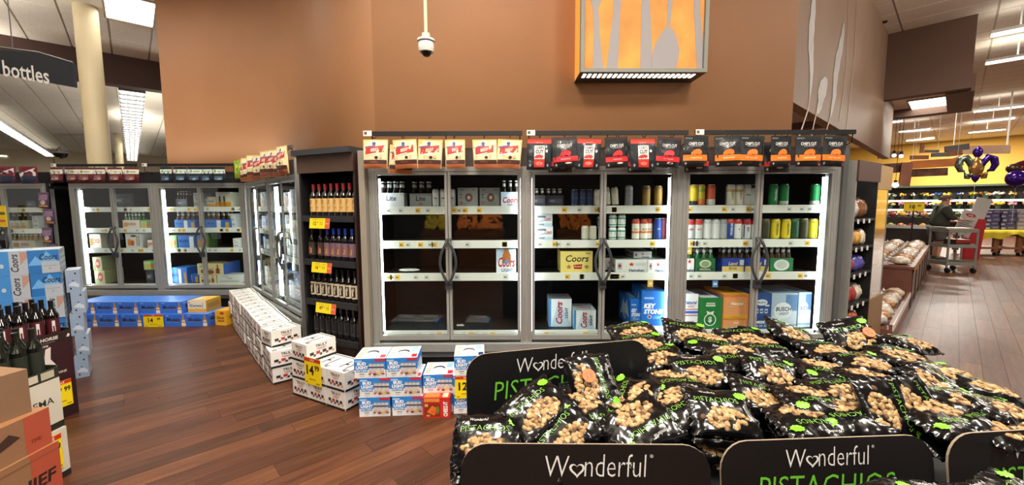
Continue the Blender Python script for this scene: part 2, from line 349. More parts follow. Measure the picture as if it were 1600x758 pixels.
def strip(p, q, wd, label, n, key='tube', drop=.08, louv=True, group=None, sub=1):
    p, q = Vector(p), Vector(q); d = q-p; L = d.length; rz = math.atan2(d.y, d.x)
    t = empty('strip_light', (p.x, p.y, p.z), rz, label, 'light', group)
    MB().box((0, -wd/2-.02, 0), (L, wd/2+.02, drop), 'strip_white').build('housing', t)
    c = (p+q)/2; area('added_strip_fill', (c.x, c.y, p.z+drop+.03), L*.95, 1.4 if louv else .5, (UPW if L > 6 else 2.2)*L, rz=rz, up=True)  # upward fill added on top of the housing to lift the ceiling
    mb = MB(); g = wd/sub
    for s in range(sub): mb.box((0, -wd/2+g*s+g*.12, -.03), (L, -wd/2+g*(s+1)-g*.12, 0), key)
    mb.build('fluorescent_tube', t)
    MB().tube([(L*.5, 0, drop), (L*.5, 0, CEIL-p.z)], .012, 'strip_white', 5).build('hanger', t)
    if louv:
        me = MB().box((-.035, -wd/2-.01, -.07), (.035, wd/2+.01, -.01), 'alu_dark').mesh('louvre')
        for i in range(n+1): link('louvre', me, t, (L*i/n, 0, 0))
    return t
za = CEIL-.42
a = G(206, 139, za); strip(a, a-E2*22, .5, 'long louvred light strip running away beside the brown wall corner', 36, sub=3)
a = G(-30, 178, za); strip(a, a-E2*15, .4, 'long slanting light strip below the hanging black sign', 12, louv=False)
a = G(4, 243, za); strip(a, a-E2*7, .4, 'short faint light strip low behind the far cooler rail', 4, louv=False)
for k, (u0, v0, u1, v1, lb) in enumerate([(1548, 55, 1640, 36, 'fluorescent tube light at top right, nearest of its row'), (1539, 99, 1640, 82, 'second fluorescent tube light down from the top right corner'),
      (1520, 175, 1600, 165, 'upper of three tube lights close above the yellow wall'), (1517, 191, 1586, 184, 'middle of three tube lights close above the yellow wall'), (1512, 207, 1572, 202, 'lowest of three tube lights close above the yellow wall'),
      (1401, 206, 1456, 201, 'upper tube light left of the balloons above hanging boards'), (1413, 220, 1462, 216, 'lower tube light left of the balloons above hanging boards'), (1387, 192, 1412, 188, 'short tube light visible beside the soffit corner')]):
    z = CEIL-.42
    d = ray((u0+u1)/2, (v0+v1)/2); t = (z-CAMH)/d.z; c = Vector((0, 0, CAMH))+d*t
    L = (u1-u0)/FPX*c.y*.62; s = strip(c-E2*(-L/2), c-E2*(L/2), .12+.004*c.y, lb, 2, 'tube_far', .05, False)
# security dome camera on a drop pole
p = P(666, 70, 3.0); t = empty('security_camera', p, 0, 'white dome security camera hanging on a cream drop pole', 'camera')
MB().lathe([(.012, .07, 'cream'), (.012, CEIL-p.z, 'cream')], 10).lathe([(.04, CEIL-p.z-.02, 'cream'), (.04, CEIL-p.z, 'cream')], 14).build('pole', t)
MB().lathe([(.028, .075, 'cream'), (.03, .045, 'cream'), (.03, .05, 'cream')][:2][::-1]+[(.0, .076, 'cream')], 14).build('collar', t)
MB().lathe([(.05, -.05, '#d9d6cc'), (.055, -.025, '#d9d6cc'), (.055, .012, '#2a2a2a'), (.055, .018, '#e2dfd6'), (.062, .022, '#e2dfd6'), (.06, .035, '#e2dfd6'), (.02, .047, '#e2dfd6')], 18).build('housing', t)
MB().lathe([(.0, -.083, 'black_gloss'), (.02, -.077, 'black_gloss'), (.034, -.06, 'black_gloss'), (.036, -.05, 'black_gloss')], 14).build('lens_dome', t)
# hanging aisle sign at the left edge
Y = 3.4; tl = P(-60, 70, Y); tr = P(113, 99, Y); br = P(115, 136, Y); bl = P(-60, 104, Y); tm = P(60, 84, Y)
t = empty('aisle_sign', br, 0, 'dark navy hanging aisle sign with white lettering by the cream column', 'sign')
n = Vector((.0, .03, 0))
MB().prism([x-br for x in (bl, br, tr, tm, tl)], n, 'matt#1c2027').build('panel', t)
bu = (br-bl).normalized(); up = Vector((0, 0, 1))
MB().text('bottles', P(41, 113, Y)-br-Vector((0, .003, 0)), bu, up, .125, '#d9d9d6', bold=.015, wfix=(P(77, 113, Y)-P(5, 113, Y)).length).build('lettering', t)
MB().tube([P(-60, 66, Y+.015)-br, P(60, 82, Y+.015)-br, P(114, 98, Y+.015)-br], .008, 'alu_dark', 6).tube([P(20, 76, Y+.015)-br, Vector(((P(20, 76, Y)-br).x, .015, CEIL-br.z))], .004, 'alu_dark', 5).build('hanging_bar', t)
# light box with cutlery silhouettes on the back wall
Yb = 3.98; x0 = P(907, 118, Yb).x; x1 = P(1107, 105, Yb).x; zb = P(1000, 112, Yb).z; H = 1.5
t = empty('light_box', (x0, Yb, zb), R(1.0), 'large framed orange light box with grey cutlery shapes on brown wall', 'light box'); Wd = x1-x0
mb = MB(); fr = .035
mb.box((0, 0, 0), (Wd, .06, fr), 'grey_frame').box((0, 0, fr), (fr, .06, H), 'grey_frame').box((Wd-fr, 0, fr), (Wd, .06, H), 'grey_frame').box((fr, 0, H-fr), (Wd-fr, .06, H), 'grey_frame'); mb.build('frame', t)
mat('lightbox_orange', '#d08c3a', .6, emit=.1, vary=.22, scale=3.5); mat('lightbox_grey', '#938d8d', .6, emit=.08)
w_, h_ = Wd-2*fr, H-2*fr
MB().box((fr, .03, fr), (Wd-fr, .045, H-fr), 'lightbox_orange').build('picture', t)
def pic(pts, nm):   # outlines on the picture, fractions of the panel width, metres up
    MB().prism([(fr+u*w_, .03, fr+v) for u, v in pts], (0, -.004, 0), 'lightbox_grey').build(nm, t)
pic([(.075, 0), (.165, 0), (.13, .30), (.115, .55), (.165, .70), (.17, 1.2), (.02, 1.2), (.03, .70), (.07, .55), (.08, .30)], 'fork_shape')
pic([(.19, 0), (.285, 0), (.30, .6), (.31, 1.2), (.235, 1.2), (.24, .5)], 'knife_shape')
pic([(.475, 0), (.57, 0), (.565, .25), (.535, .7), (.545, 1.2), (.48, 1.2), (.475, .6)], 'handle_shape')
sp = [(.675+.115*math.sin(a)*(1 if math.cos(a) > 0 else .97), .20-.22*math.cos(a)) for a in np.linspace(-1.25, math.pi, 12)]
pic([(.57, 0), (.772, 0), (.795, .1), (.80, .18), (.775, .29), (.74, .36), (.715, .385), (.735, .7), (.74, 1.2), (.685, 1.2), (.69, .7), (.69, .385), (.655, .345), (.605, .25), (.575, .16)], 'spoon_shape')
pic([(.955, 0), (.998, 0), (.998, .25), (.965, .5), (.94, 1.2), (.89, 1.2), (.915, .5)], 'blade_shape')
mb = MB(); D = 4.33-Yb
mb.box((0, .06, 0), (Wd, D, .012), 'alu_dark').build('bottom_tray', t)
mat('slot_glow', '#fff4e2', .4, emit=3.0); mb = MB()
for i in range(22): a = .04+i*(Wd-.1)/22; mb.box((a, .06, -.004), (a+.028, .17, 0), 'slot_glow')
mb.build('light_slot', t)
mat('side_glow', '#e8963c', .5, emit=.5)
MB().box((.004, .06, .012), (.016, D, H), 'side_glow').box((Wd-.016, .06, .012), (Wd-.004, D, H), 'side_glow').box((.016, D-.02, .012), (Wd-.016, D, H), 'alu_dark').build('side_panel', t)
# painted wheat ears on the taupe wall
wa, wb = Vector((2.9, 4.33, 0)), Vector((7.6, 8.6, 0)); wd_ = (wb-wa).normalized(); wn = Vector((wd_.y, -wd_.x, 0))
def onwall(u, v, off=.004):
    d = ray(u, v); o = Vector((0, 0, CAMH)); t = (wa-o).dot(wn)/d.dot(wn); return o+d*t+wn*off
mat('wheat_paint', '#b9b6b4', .6, vary=.08, scale=8); mat('wheat_stem', '#c3ab98', .6)
def ribbon(pts, wds, k, nm):
    ps = [onwall(u, v) for u, v in pts]; mb = MB(); vs = []
    for i, p in enumerate(ps):
        tg = (ps[min(i+1, len(ps)-1)]-ps[max(i-1, 0)]).normalized(); s = tg.cross(wn)*wds[i]; vs += [p-s, p+s]
    mb.add(vs, [(2*i, 2*i+1, 2*i+3, 2*i+2) for i in range(len(ps)-1)], k); mb.build(nm, wall_r)
def ear(top, bot, wd, nm='wheat_ear'):
    (u0, v0), (u1, v1) = top, bot; rng = random.Random(int(u0)); n = 12
    pts = [(u0+(u1-u0)*i/n+1.2*math.sin(i*.8), v0+(v1-v0)*i/n) for i in range(n+1)]
    ribbon(pts, [wd*(.25+.75*math.sin(math.pi*min(1, (i+.6)/(n+.6))))*(1+.25*(i % 2)) for i in range(n+1)], 'wheat_paint', nm)
ear((1271, -30), (1265, 150), .1); ear((1291, 122), (1276, 174), .13); ear((1318, 36), (1297, 183), .12)
for ps in ([(1265, 150), (1262, 172), (1252, 202), (1244, 225)], [(1276, 174), (1272, 190), (1267, 215)], [(1297, 183), (1292, 200), (1287, 225)], [(1326, -10), (1322, 100), (1317, 150), (1311, 190)], [(1339, -10), (1334, 90), (1328, 150), (1322, 205)]):
    ribbon(ps, [.018]*len(ps), 'wheat_stem', 'wheat_stalk')
# ================================================================ COOLERS AND RACKS
KZ, SILL, DZ0, DZ1, TOPZ = .24, .385, .395, 1.885, 2.09
SHZ = [1.585, 1.275, .975, .435]          # underside-of-goods height of the four shelves
def cooler(loc, yaw, W, D, label, doors=2, handles=True, group=None, header='header', leds=True, hz=TOPZ, slim=False):
    t = empty('reach_in_cooler', (loc[0], loc[1], 0), yaw, label, 'cooler', group)
    e = .03 if slim else .05; pd, dt = (.03, .006) if slim else (.09, .02)
    mb = MB()
    mb.box((0, .0, KZ), (W, D, SILL-.02), 'kick').box((0, D-.03, SILL), (W, D, hz), 'interior').box((0, .1, SILL-.02), (W, D, SILL), 'interior')
    mb.box((0, .1, DZ1+.02), (W, D, DZ1+.06), 'interior').box((0, .09, SILL), (.02, D, hz), 'interior').box((W-.02, .09, SILL), (W, D, hz), 'interior')
    mb.build('cabinet', t)
    MB().box((0, .03, 0), (W, D, KZ), 'kick').build('kick_plate', t)
    MB().box((0, -.05, KZ+.055), (W, .02, KZ+.125), 'alu').box((0, -.03, KZ), (W, .02, KZ+.055), 'alu_dark').build('sill', t)
    MB().box((0, 0, DZ1+.045), (W, .09, hz), header).box((0, -.02, DZ1+.005), (W, .05, DZ1+.045), 'alu').build('header', t)
    for x in (0, W-e):
        MB().box((x, -dt, SILL-.03), (x+e, pd, DZ1+.005), 'alu').box((x+e*.36, -dt-.006, SILL-.03), (x+e*.64, -dt, DZ1+.005), 'steel').build('post', t)
    if leds:
        for x in (e+.002, W-e-.018): MB().box((x, .08, DZ0+.05), (x+.016, .1, DZ1-.05), 'led').build('light_strip', t)
    dw = (W-2*e)/doors
    for i in range(doors):
        x0 = e+i*dw+.003; x1 = x0+dw-.006; s = .022
        d = MB().box((x0, -dt, DZ0), (x0+s, dt, DZ1), 'alu').box((x1-s, -dt, DZ0), (x1, dt, DZ1), 'alu').box((x0+s, -.02, DZ0), (x1-s, .02, DZ0+.04), 'alu').box((x0+s, -.02, DZ1-.025), (x1-s, .02, DZ1), 'alu').build('door', t)
        MB().box((x0+s, -.002, DZ0+.04), (x1-s, .002, DZ1-.025), 'pane').build('glass_pane', d)
        if handles:
            sg = 1 if i % 2 == 0 else -1; hx = (x1-.012) if sg > 0 else (x0+.012)
            pts = [(hx, -.02, 1.30), (hx, -.05, 1.285)]+[(hx-sg*.055*math.sin(math.pi*k/8), -.06, 1.27-.34*k/8) for k in range(9)]+[(hx, -.05, .905), (hx, -.02, .89)]
            mb = MB().tube(pts, .012, 'handle', 7, 1.0, (0, -1, 0)); mb.box((hx-.014, -.05, .86), (hx+.014, -.019, .93), 'handle'); mb.build('handle', d)
    for z in SHZ:
        y0 = .11
        sh = MB().box((e, y0+.012, z-.03), (W-e, D-.06, z-.004), 'shelf_black').build('shelf', t)
        MB().box((e, y0, z-.068), (W-e, y0+.012, z+.004), 'strip_white').build('price_strip', sh)
        rng = random.Random(int(z*100+W*1000+loc[0]*77)); mb = MB()
        for k in range(int(W/.16)):
            x = e+.04+rng.random()*(W-2*e-.12)
            mb.box((x, y0-.0015, z-.055), (x+.045, y0, z-.012), '#f2c14a' if rng.random() < .45 else '#d6d7d3').box((x+.006, y0-.002, z-.04), (x+.03, y0-.0015, z-.03), '#5d5648')
        mb.build('shelf_tag', sh, kind='stuff')
    return t
FRONT = 3.6
def X_(u, Y, v=320): return P(u, v, Y).x
mx = [X_(578, FRONT), X_(822, FRONT), X_(1062, FRONT), X_(1308, FRONT)]
NAMES = ['left', 'middle', 'right']
MAIN = []
for i in range(3):
    MAIN.append(cooler((mx[i], FRONT), 0, mx[i+1]-mx[i], .65, ['glass-door cooler standing half empty beside the wine rack', 'glass-door cooler between the half empty and the fullest one', 'glass-door cooler full of cans and cases, next to snack rack'][i]))
# end trims of the main run
MB().box((mx[0]-.055, 3.5, 0), (mx[0]-.003, 3.66, 2.06), '#8d8578').build('trim_4', kind='structure')
MB().box((mx[3]+.003, 3.56, 0), (mx[3]+.045, 3.72, 2.09), 'alu_dark').build('trim_5', kind='structure')
BANK = 5.98
bx = [X_(112, BANK), X_(243, BANK), X_(384, BANK)]
cooler((bx[0], BANK), 0, bx[1]-bx[0], .6, 'far glass-door cooler with red bags hung above it', header='kick')
cooler((bx[1], BANK), 0, bx[2]-bx[1], .6, 'far glass-door cooler with dark blue bags hung above it', header='kick')
fx = [X_(-62, 5.9), X_(76, 5.9)]
cooler((fx[0], 5.9), 0, fx[1]-fx[0], .6, 'far glass-door cooler partly hidden by the blue carton stack', header='kick')
OB0 = Vector((-3.83, 5.96, 0)); OB1 = Vector((-2.25, 4.34, 0)); obd = OB1-OB0; OBL = obd.length; OBY = math.atan2(obd.y, obd.x); OBM = Matrix.Translation(OB0) @ Matrix.Rotation(OBY, 4, 'Z')
for i in range(2):
    q = OBM @ Vector((OBL/2*i, 0, 0)); cooler((q.x, q.y), OBY, OBL/2-.004, .55, ['angled glass-door cooler, half beside the far coolers', 'angled glass-door cooler, half beside the wine rack'][i], slim=True)
q = OBM @ Vector((OBL+.002, 0, 0)); MB().box((0, -.03, 0), (.035, .55, 2.09), 'steel').build('trim_6', None, q, OBY, 'structure')
# ---- wine rack between the angled cooler and the main run
WR0 = Vector((-2.02, 3.93, 0)); WR1 = Vector((-1.375, 3.63, 0)); wrd = WR1-WR0; WRL = wrd.length; WRY = math.atan2(wrd.y, wrd.x); WRM = Matrix.Translation(WR0) @ Matrix.Rotation(WRY, 4, 'Z')
rack = empty('wine_rack', WR0, WRY, 'tall black wine rack between the angled cooler and main coolers', 'rack')
WD = .27
MB().box((0, 0, 0), (.025, WD, 2.06), 'shelf_black').build('side_panel', rack); MB().box((WRL-.025, 0, 0), (WRL, WD, 2.06), '#33211c').build('side_panel', rack)
MB().box((.025, WD-.02, 0), (WRL-.025, WD, 2.06), 'interior').build('back_panel', rack)
MB().box((0, -.02, 1.9), (WRL, 0, 2.06), '#4f3c30').build('header', rack)
MB().box((-.02, -.06, 2.06), (WRL+.0, WD, 2.11), '#35373a').build('top_rail', rack)
MB().box((.025, .03, 0), (WRL-.025, WD-.02, .3), '#3a2620').build('base', rack)
WZ = [1.5, 1.085, .70, .34]
for i, z in enumerate(WZ):
    sh = MB().box((.025, .01, z-.03), (WRL-.025, WD-.02, z), 'shelf_black').box((.025, -.012, z-.05), (WRL-.025, .01, z+.006), '#26272a').build('shelf', rack)
def pricetag(parent, loc, rot, w, h, lines, stripe, name='price_tag', label=None, cat=None):
    mb = MB().box((-w/2, -.002, -h/2), (w/2, 0, h/2), '#f2d91e')
    f = Face(mb, (-w/2, -.002, -h/2), (1, 0, 0), (0, 0, 1), w, h); f.draw(stripe+lines)
    o = mb.build(name, parent, loc); o.rotation_euler = rot
    if label: tag(o, label, cat)
    return o
RS = '#d65a3c'
for i, (z, big, small, x) in enumerate([(WZ[0]-.065, '12⁹', '12⁹', .27), (WZ[1]-.065, '16⁹', '13⁹', .27), (WZ[2]-.065, '47⁹', '35⁹', .3), (WZ[3]-.04, '9⁹', '7⁹', .3)]):
    pricetag(rack, (x, -.02 if i < 3 else -.06, z), (R(-8 if i < 3 else -42), 0, 0), .26, .095,
             [('t', big.replace('⁹', ''), .27, .5, .36, '#3a3212', .2, .03, 0), ('t', small.replace('⁹', ''), .6, .5, .3, '#3a3212', .18, 0, 0), ('t', '99', .42, .6, .16, '#3a3212', .1, 0, 0), ('t', 'SALE PRICE', .27, .86, .1, '#5a4b18', .3, 0, 0), ('t', 'REG. PRICE', .6, .84, .09, '#5a4b18', .28, 0, 0), ('t', 'Save', .89, .5, .16, '#f2e2d8', .16, 0, 0)], [('r', .78, 0, 1, 1, RS)])
# ---- snack rack at the right-hand end
SR0 = Vector((3.05, 3.66, 0)); SR1 = Vector((3.55, 4.0, 0)); srd = SR1-SR0; SRL = srd.length; SRY = math.atan2(srd.y, srd.x); SRM = Matrix.Translation(SR0) @ Matrix.Rotation(SRY, 4, 'Z')
srack = empty('snack_rack', SR0, SRY, 'black shelf rack of bagged bread at the right cooler end', 'rack')
MB().box((0, 0, 0), (.02, .22, 1.98), 'alu').build('side_panel', srack); MB().box((SRL-.02, 0, 0), (SRL, .22, 1.98), 'shelf_black').build('side_panel', srack)
MB().box((.02, .2, 0), (SRL-.02, .22, 1.98), 'interior').build('back_panel', srack); MB().box((0, -.015, 1.8), (SRL, 0, 1.98), '#4a2a24').build('header', srack)
SZ = [1.46, 1.2, .95, .66, .4]
for z in SZ:
    sh = MB().box((.02, .0, z-.025), (SRL-.02, .2, z), 'shelf_black').build('shelf', srack)
    for k in range(3): MB().box((.1+k*.15, -.004, z-.045), (.14+k*.15, 0, z-.005), '#d8d8d4').build('shelf_tag', sh)
# ---- rails for the hanging bags
def rail(a, b, label, hookx, tagx=None, z=0., side=.0, key='black', posts=True):
    a, b = Vector(a), Vector(b); d = b-a; L = Vector((d.x, d.y, 0)).length; rz = math.atan2(d.y, d.x)
    t = empty('hanging_rail', a, rz, label, 'rail')
    MB().box((0, 0, -.018), (L, .02, .018), key).build('bar', t)
    for x in hookx:
        MB().tube([(x, 0, -.018), (x, -.02, -.04), (x, -.07, -.05), (x, -.085, -.035)], .0035, 'black', 5).build('hook', t)
    for x in ((.02, L*.5, L-.02) if posts else ()):
        MB().tube([(x, .01, -.018), (x, .012, -.08), (x, .14, -.12), (x, .14, TOPZ-a.z)], .005, 'black', 5).build('bracket', t)
    if tagx is not None: MB().box((tagx, -.004, -.02), (tagx+.07, 0, .024), '#e4e2d8').box((tagx+.008, -.005, -.008), (tagx+.03, -.004, .014), '#55524c').build('number_tag', t)
    return t
YR = 3.5
def rx(u, v=206): return P(u, v, YR).x
RAILZ = P(800, 208, YR).z
BEEFU = [587, 632, 673, 711, 757, 797]; RU = [843, 881, 921, 963, 1004, 1047]; OU = [1088, 1136, 1176, 1221, 1263, 1306]
for (u0, u1, us, lb) in ((577, 816, BEEFU, 'black rail of pale yellow meat snack bags'), (823, 1076, RU, 'black rail of red and black meat snack bags'), (1087, 1338, OU, 'black rail of orange and black meat snack bags')):
    x0 = rx(u0); rail((x0, YR, RAILZ), (rx(u1), YR, RAILZ), lb, [rx(u)-x0 for u in us], 0 if u0 > 700 else -.05)
YB = 5.84; rz_ = P(200, 258, YB).z
for (u0, u1, us, lb) in ((80, 212, [93, 115, 137, 157, 180, 205], 'far black rail carrying dark red bags'), (222, 366, [262, 283, 306, 325, 344], 'far black rail carrying dark blue bags')):
    x0 = P(u0, 258, YB).x; rail((x0, YB, rz_), (P(u1, 258, YB).x, YB, rz_), lb, [P(u, 258, YB).x-x0 for u in us], 0)
pa = OBM @ Vector((-.05, -.02, 0)); pb = OBM @ Vector((OBL*.97, -.02, 0)); orail = rail((pa.x, pa.y, 2.22), (pb.x, pb.y, 2.22), 'grey slanting rail of snack bags above the angled cooler', [.17+i*.155 for i in range(14)], key='#5a5148')
# ================================================================ GOODS: builders
INK = '#26242a'
CARTON = {}
def carton(kind, w, d, h, spec):
    k = (kind, round(w, 3), round(d, 3), round(h, 3))
    if k in CARTON: return CARTON[k]
    b = spec['base']; mb = MB().box((-w/2, -d/2, 0), (w/2, d/2, h), b)
    fs = {'front': Face(mb, (-w/2, -d/2, 0), (1, 0, 0), (0, 0, 1), w, h), 'right': Face(mb, (w/2, -d/2, 0), (0, 1, 0), (0, 0, 1), d, h), 'left': Face(mb, (-w/2, d/2, 0), (0, -1, 0), (0, 0, 1), d, h), 'top': Face(mb, (-w/2, -d/2, h), (1, 0, 0), (0, 1, 0), w, d)}
    for f, fc in fs.items():
        ops = spec.get(f, spec.get('side') if f in ('left', 'right') else None)
        if ops: fc.draw(ops)
    CARTON[k] = mb.mesh(kind+'_carton'); return CARTON[k]
def cans4(u0, v0, n, du, w, h, top, body, foot=None):
    o = []
    for i in range(n):
        a = u0+du*i; o += [('r', a, v0, a+w, v0+h, body), ('r', a+.1*w, v0+h, a+.9*w, v0+h*1.1, '#8b8c8e'), ('r', a, v0+h*.55, a+w, v0+h*.72, top)]
        if foot: o.append(('r', a, v0, a+w, v0+h*.22, foot[i % len(foot)]))
    return o
D_ = {}
blackbits = [('r', .06, .08, .34, .2, INK), ('r', .12, .55, .5, .66, INK), ('r', .55, .3, .66, .75, INK), ('r', .72, .55, .93, .66, INK)]
fruit = []
for i, (c1, c2) in enumerate((('#2b2b30', '#7d1d22'), ('#b63a35', '#2b2b30'), ('#3a3136', '#8a2a2c'), ('#2b2b30', '#d9a56a'))):
    a = .1+.21*i; fruit += [('r', a, .3, a+.13, .5, c1), ('c', a+.15, .3, .05, .07, c2), ('r', a, .3, a+.13, .34, '#d8d6d0')]
tr = [('t', 'TRULY', .5, .78, .17, INK, .62, .03, 0), ('r', .34, .6, .66, .64, '#c4503f'), ('r', .4, .55, .6, .57, '#8d8a86')]+fruit+[('r', 0, 0, 1, .12, '#18171a')]
D_['seltzer_white'] = dict(base='#e9e8e4', front=tr, side=tr, top=[('r', .3, .25, .36, .75, INK), ('r', .64, .25, .7, .75, INK), ('r', .36, .46, .5, .54, INK), ('r', 0, .9, 1, .94, INK), ('t', 'TRULY', .82, .15, .14, INK, .3, .02, 0)])
BL = '#2f84d4'
def seltz(corner):
    f = [('r', 0, .42, 1, 1, BL), ('r', .02, .84, .25, .92, '#a9cdee'), ('t', 'BUD', .24, .74, .17, '#f4f6f8', .3, .05, 0), ('t', 'LIGHT', .25, .55, .17, '#f4f6f8', .44, .05, 0), ('r', .06, .31, .42, .46, '#3f8bcb'), ('t', 'SELTZER', .24, .385, .1, '#dbe9f5', .32, .03, 0), ('r', .16, .2, .33, .23, '#5d5c63'), ('r', .17, .1, .31, .12, '#8d9096'), ('r', .66, .86, 1, .97, corner)]
    f += cans4(.47, .26, 4, .125, .11, .46, '#4a4750', '#c9c6c6', ['#c9a7a4', '#c7b2ac', '#d5cba4', '#c9a9a3'])
    f += [('c', .5, .22, .05, .04, '#b4532f'), ('c', .66, .2, .06, .05, '#8d2f2c'), ('c', .78, .24, .05, .06, '#d9b93c'), ('c', .92, .22, .06, .04, '#a44a35')]
    return dict(base='#e6e8ea', front=f, side=[('r', 0, .42, 1, 1, BL), ('r', .2, .5, .8, .62, '#e8eef4'), ('r', .2, .2, .7, .3, '#8fa3b5')],
                top=[('c', .48, .5, .2, .2, '#23262b'), ('c', .48, .42, .18, .16, '#e6e8ea'), ('r', .72, .55, .92, .95, '#9cc6ea'), ('r', .8, .05, .97, .3, corner), ('r', .04, .1, .2, .55, '#c9b9b0'), ('r', .1, .6, .22, .9, '#e0c7a0')])
D_['seltzer_blue'] = seltz('#d3262b'); D_['seltzer_navy'] = seltz('#1c2f6e')
mod = [('t', 'Modelo', .4, .56, .32, '#27305e', .62, .03, .15), ('r', .08, .36, .74, .4, '#9a8b64'), ('r', .05, .86, .2, .9, '#b9cdf0'),
       ('p', [(.79, 0), (.79, .5), (.84, .68), (.84, .95), (.9, .95), (.9, .68), (.96, .5), (.96, 0)], '#c98a35'), ('r', .78, .06, .97, .3, '#e8e2cf'), ('r', .8, .4, .95, .5, '#e8e2cf')]
D_['lager_blue'] = dict(base='#3470d8', front=mod, side=mod, top=[('r', 0, 0, 1, 1, '#4c86e4'), ('r', .1, .4, .6, .5, '#3470d8')])
cor = [('r', 0, 0, 1, .3, '#e6a83a'), ('t', 'Corona', .45, .58, .24, '#2a3560', .6, .02, .1), ('c', .45, .3, .08, .1, '#d9c27a'), ('r', .1, .45, .16, .75, '#b9b4a6'), ('r', .78, .4, .84, .8, '#b9b4a6'), ('r', .04, .8, .12, .88, '#d04a34')]
D_['lager_gold'] = dict(base='#e7dfc9', front=cor, side=[('r', 0, 0, 1, 1, '#cf9a34'), ('r', .1, .3, .9, .7, '#b08a4a')], top=[('r', 0, 0, 1, 1, '#ddb85c'), ('r', .1, .2, .5, .7, '#e7dfc9')])
D_['bock_yellow'] = dict(base='#e7b02c', front=[('c', .62, .82, .2, .09, '#b5402c'), ('t', 'Shiner', .5, .52, .17, '#6b3418', .8, .03, 0), ('t', 'BOCK', .55, .3, .14, '#8a2f1d', .6, .05, 0)], side=[('t', 'Shiner', .5, .52, .17, '#6b3418', .8, .03, 0)])
clb = [('r', 0, 0, 1, .35, '#246cb4'), ('p', [(0, .35), (.25, .75), (.4, .55), (.6, .95), (1, .4), (1, .35)], '#6aa6dc'), ('r', .42, 0, 1, .5, '#a8b1bc'), ('t', 'Coors', .66, .7, .26, INK, .58, .02, .2), ('r', .48, .3, .9, .33, '#8f98a2'), ('c', .68, .2, .05, .07, '#9aa3ad')]
D_['light_blue_stack'] = dict(base='#2872b8', front=clb, side=[('r', 0, 0, 1, 1, '#b4bcc6')]+[('c', .12+.25*(i % 4), .12+.25*(i//4), .05, .06, INK) for i in range(16)], top=[('r', 0, 0, 1, 1, '#b9c6d2')])
clv = [('r', 0, 0, .45, 1, '#3d86cc'), ('r', .45, 0, 1, 1, '#a9b2bd'), ('v', 'Coors', .6, .5, .24, INK, .8, .02, .2), ('p', [(.78, .4), (1, .7), (1, .95), (.78, .95)], '#b08a80'), ('c', .22, .4, .07, .09, '#b5c0cb')]
D_['light_blue_end'] = dict(base='#2872b8', front=clv, side=D_['light_blue_stack']['side'], top=[('r', 0, 0, 1, 1, '#9fb8cf')])
CR = '#b3222b'
D_['light_beer'] = dict(base='#dfe6ec', front=[('p', [(.1, 0), (.42, .95), (.55, .8), (.95, .1), (1, 0)], '#b9cde0'), ('r', 0, 0, .09, 1, '#3c86cc'), ('v', 'Coors', .45, .5, .3, CR, .8, .03, .25), ('v', 'LIGHT', .78, .5, .13, '#23314f', .55, .03, 0)], side=[('r', 0, 0, 1, 1, '#a9c2da')], top=[('r', 0, 0, 1, 1, '#9aa8b4'), ('t', 'Coors', .5, .5, .4, CR, .7, .02, .2)])
D_['light_beer_flat'] = dict(base='#dfe6ec', front=[('r', 0, 0, 1, .25, '#b9cde0'), ('r', .35, .7, .7, .85, '#6f7782'), ('r', .4, .1, .65, .22, '#7d8791'), ('t', 'Coors', .8, .6, .34, CR, .3, .02, .2), ('t', 'LIGHT', .5, .45, .16, '#3c486a', .3, .01, 0), ('t', 'Coors', .18, .45, .22, CR, .24, .02, .2)], side=[('r', 0, 0, 1, 1, '#b4c6d8')], top=[('r', 0, 0, 1, 1, '#7f97ad')])
D_['banquet'] = dict(base='#e9d57c', front=[('t', 'Coors', .52, .66, .32, '#2a2019', .72, .015, .2), ('p', [(.4, .36), (.68, .4), (.66, .16), (.42, .18)], '#b3262a'), ('t', 'Banquet', .54, .28, .1, '#f0e4b0', .22, .01, .1), ('p', star(.26, .27, .13, .7), '#a98a2e'), ('p', star(.82, .27, .13, .7), '#a98a2e'), ('r', .78, .88, .94, .92, '#8f7f3f')], side=[('r', 0, 0, 1, 1, '#d8c264')], top=[('r', 0, 0, 1, 1, '#d8c264')])
D_['heineken'] = dict(base='#dfe0dc', front=[('t', 'Heineken', .66, .14, .24, '#2b4a7a', .6, .03, 0), ('r', .06, .2, .2, .75, '#a9b6c6'), ('c', .13, .5, .05, .14, '#a2372f'), ('p', star(.5, .62, .2, .5), '#cc2a2a'), ('r', .62, .5, .95, .75, '#c7cbd0')], side=[('r', .1, .2, .5, .7, '#4a4c4e'), ('r', .55, .3, .9, .6, '#77797a')], top=[('r', 0, 0, 1, 1, '#b9bab6'), ('r', .1, .3, .4, .6, '#55575a')])
D_['key_blue'] = dict(base='#1f6fd0', front=[('t', 'KEY', .34, .62, .13, '#f2f6fa', .5, .05, .2), ('t', 'STONE', .5, .47, .13, '#f2f6fa', .8, .05, .2), ('c', .34, .33, .09, .05, '#d8dfe8'), ('c', .34, .33, .06, .035, '#7a2f50'), ('t', 'LIGHT', .68, .32, .08, '#8fd0f2', .4, .02, .2), ('r', .1, .8, .5, .85, '#9fc3ea'), ('r', 0, 0, 1, .1, '#e8eef4')],
                      side=[('p', [(.1, .2), (.4, .9), (.5, .5), (.7, .95), (.9, .3), (.6, .4)], '#d5e2f0'), ('v', 'KEYSTONE', .5, .45, .25, '#f2f6fa', .6, .03, .2)], top=[('r', 0, 0, 1, 1, '#2f7fd6'), ('r', .3, .3, .7, .8, '#c3d6ea')])
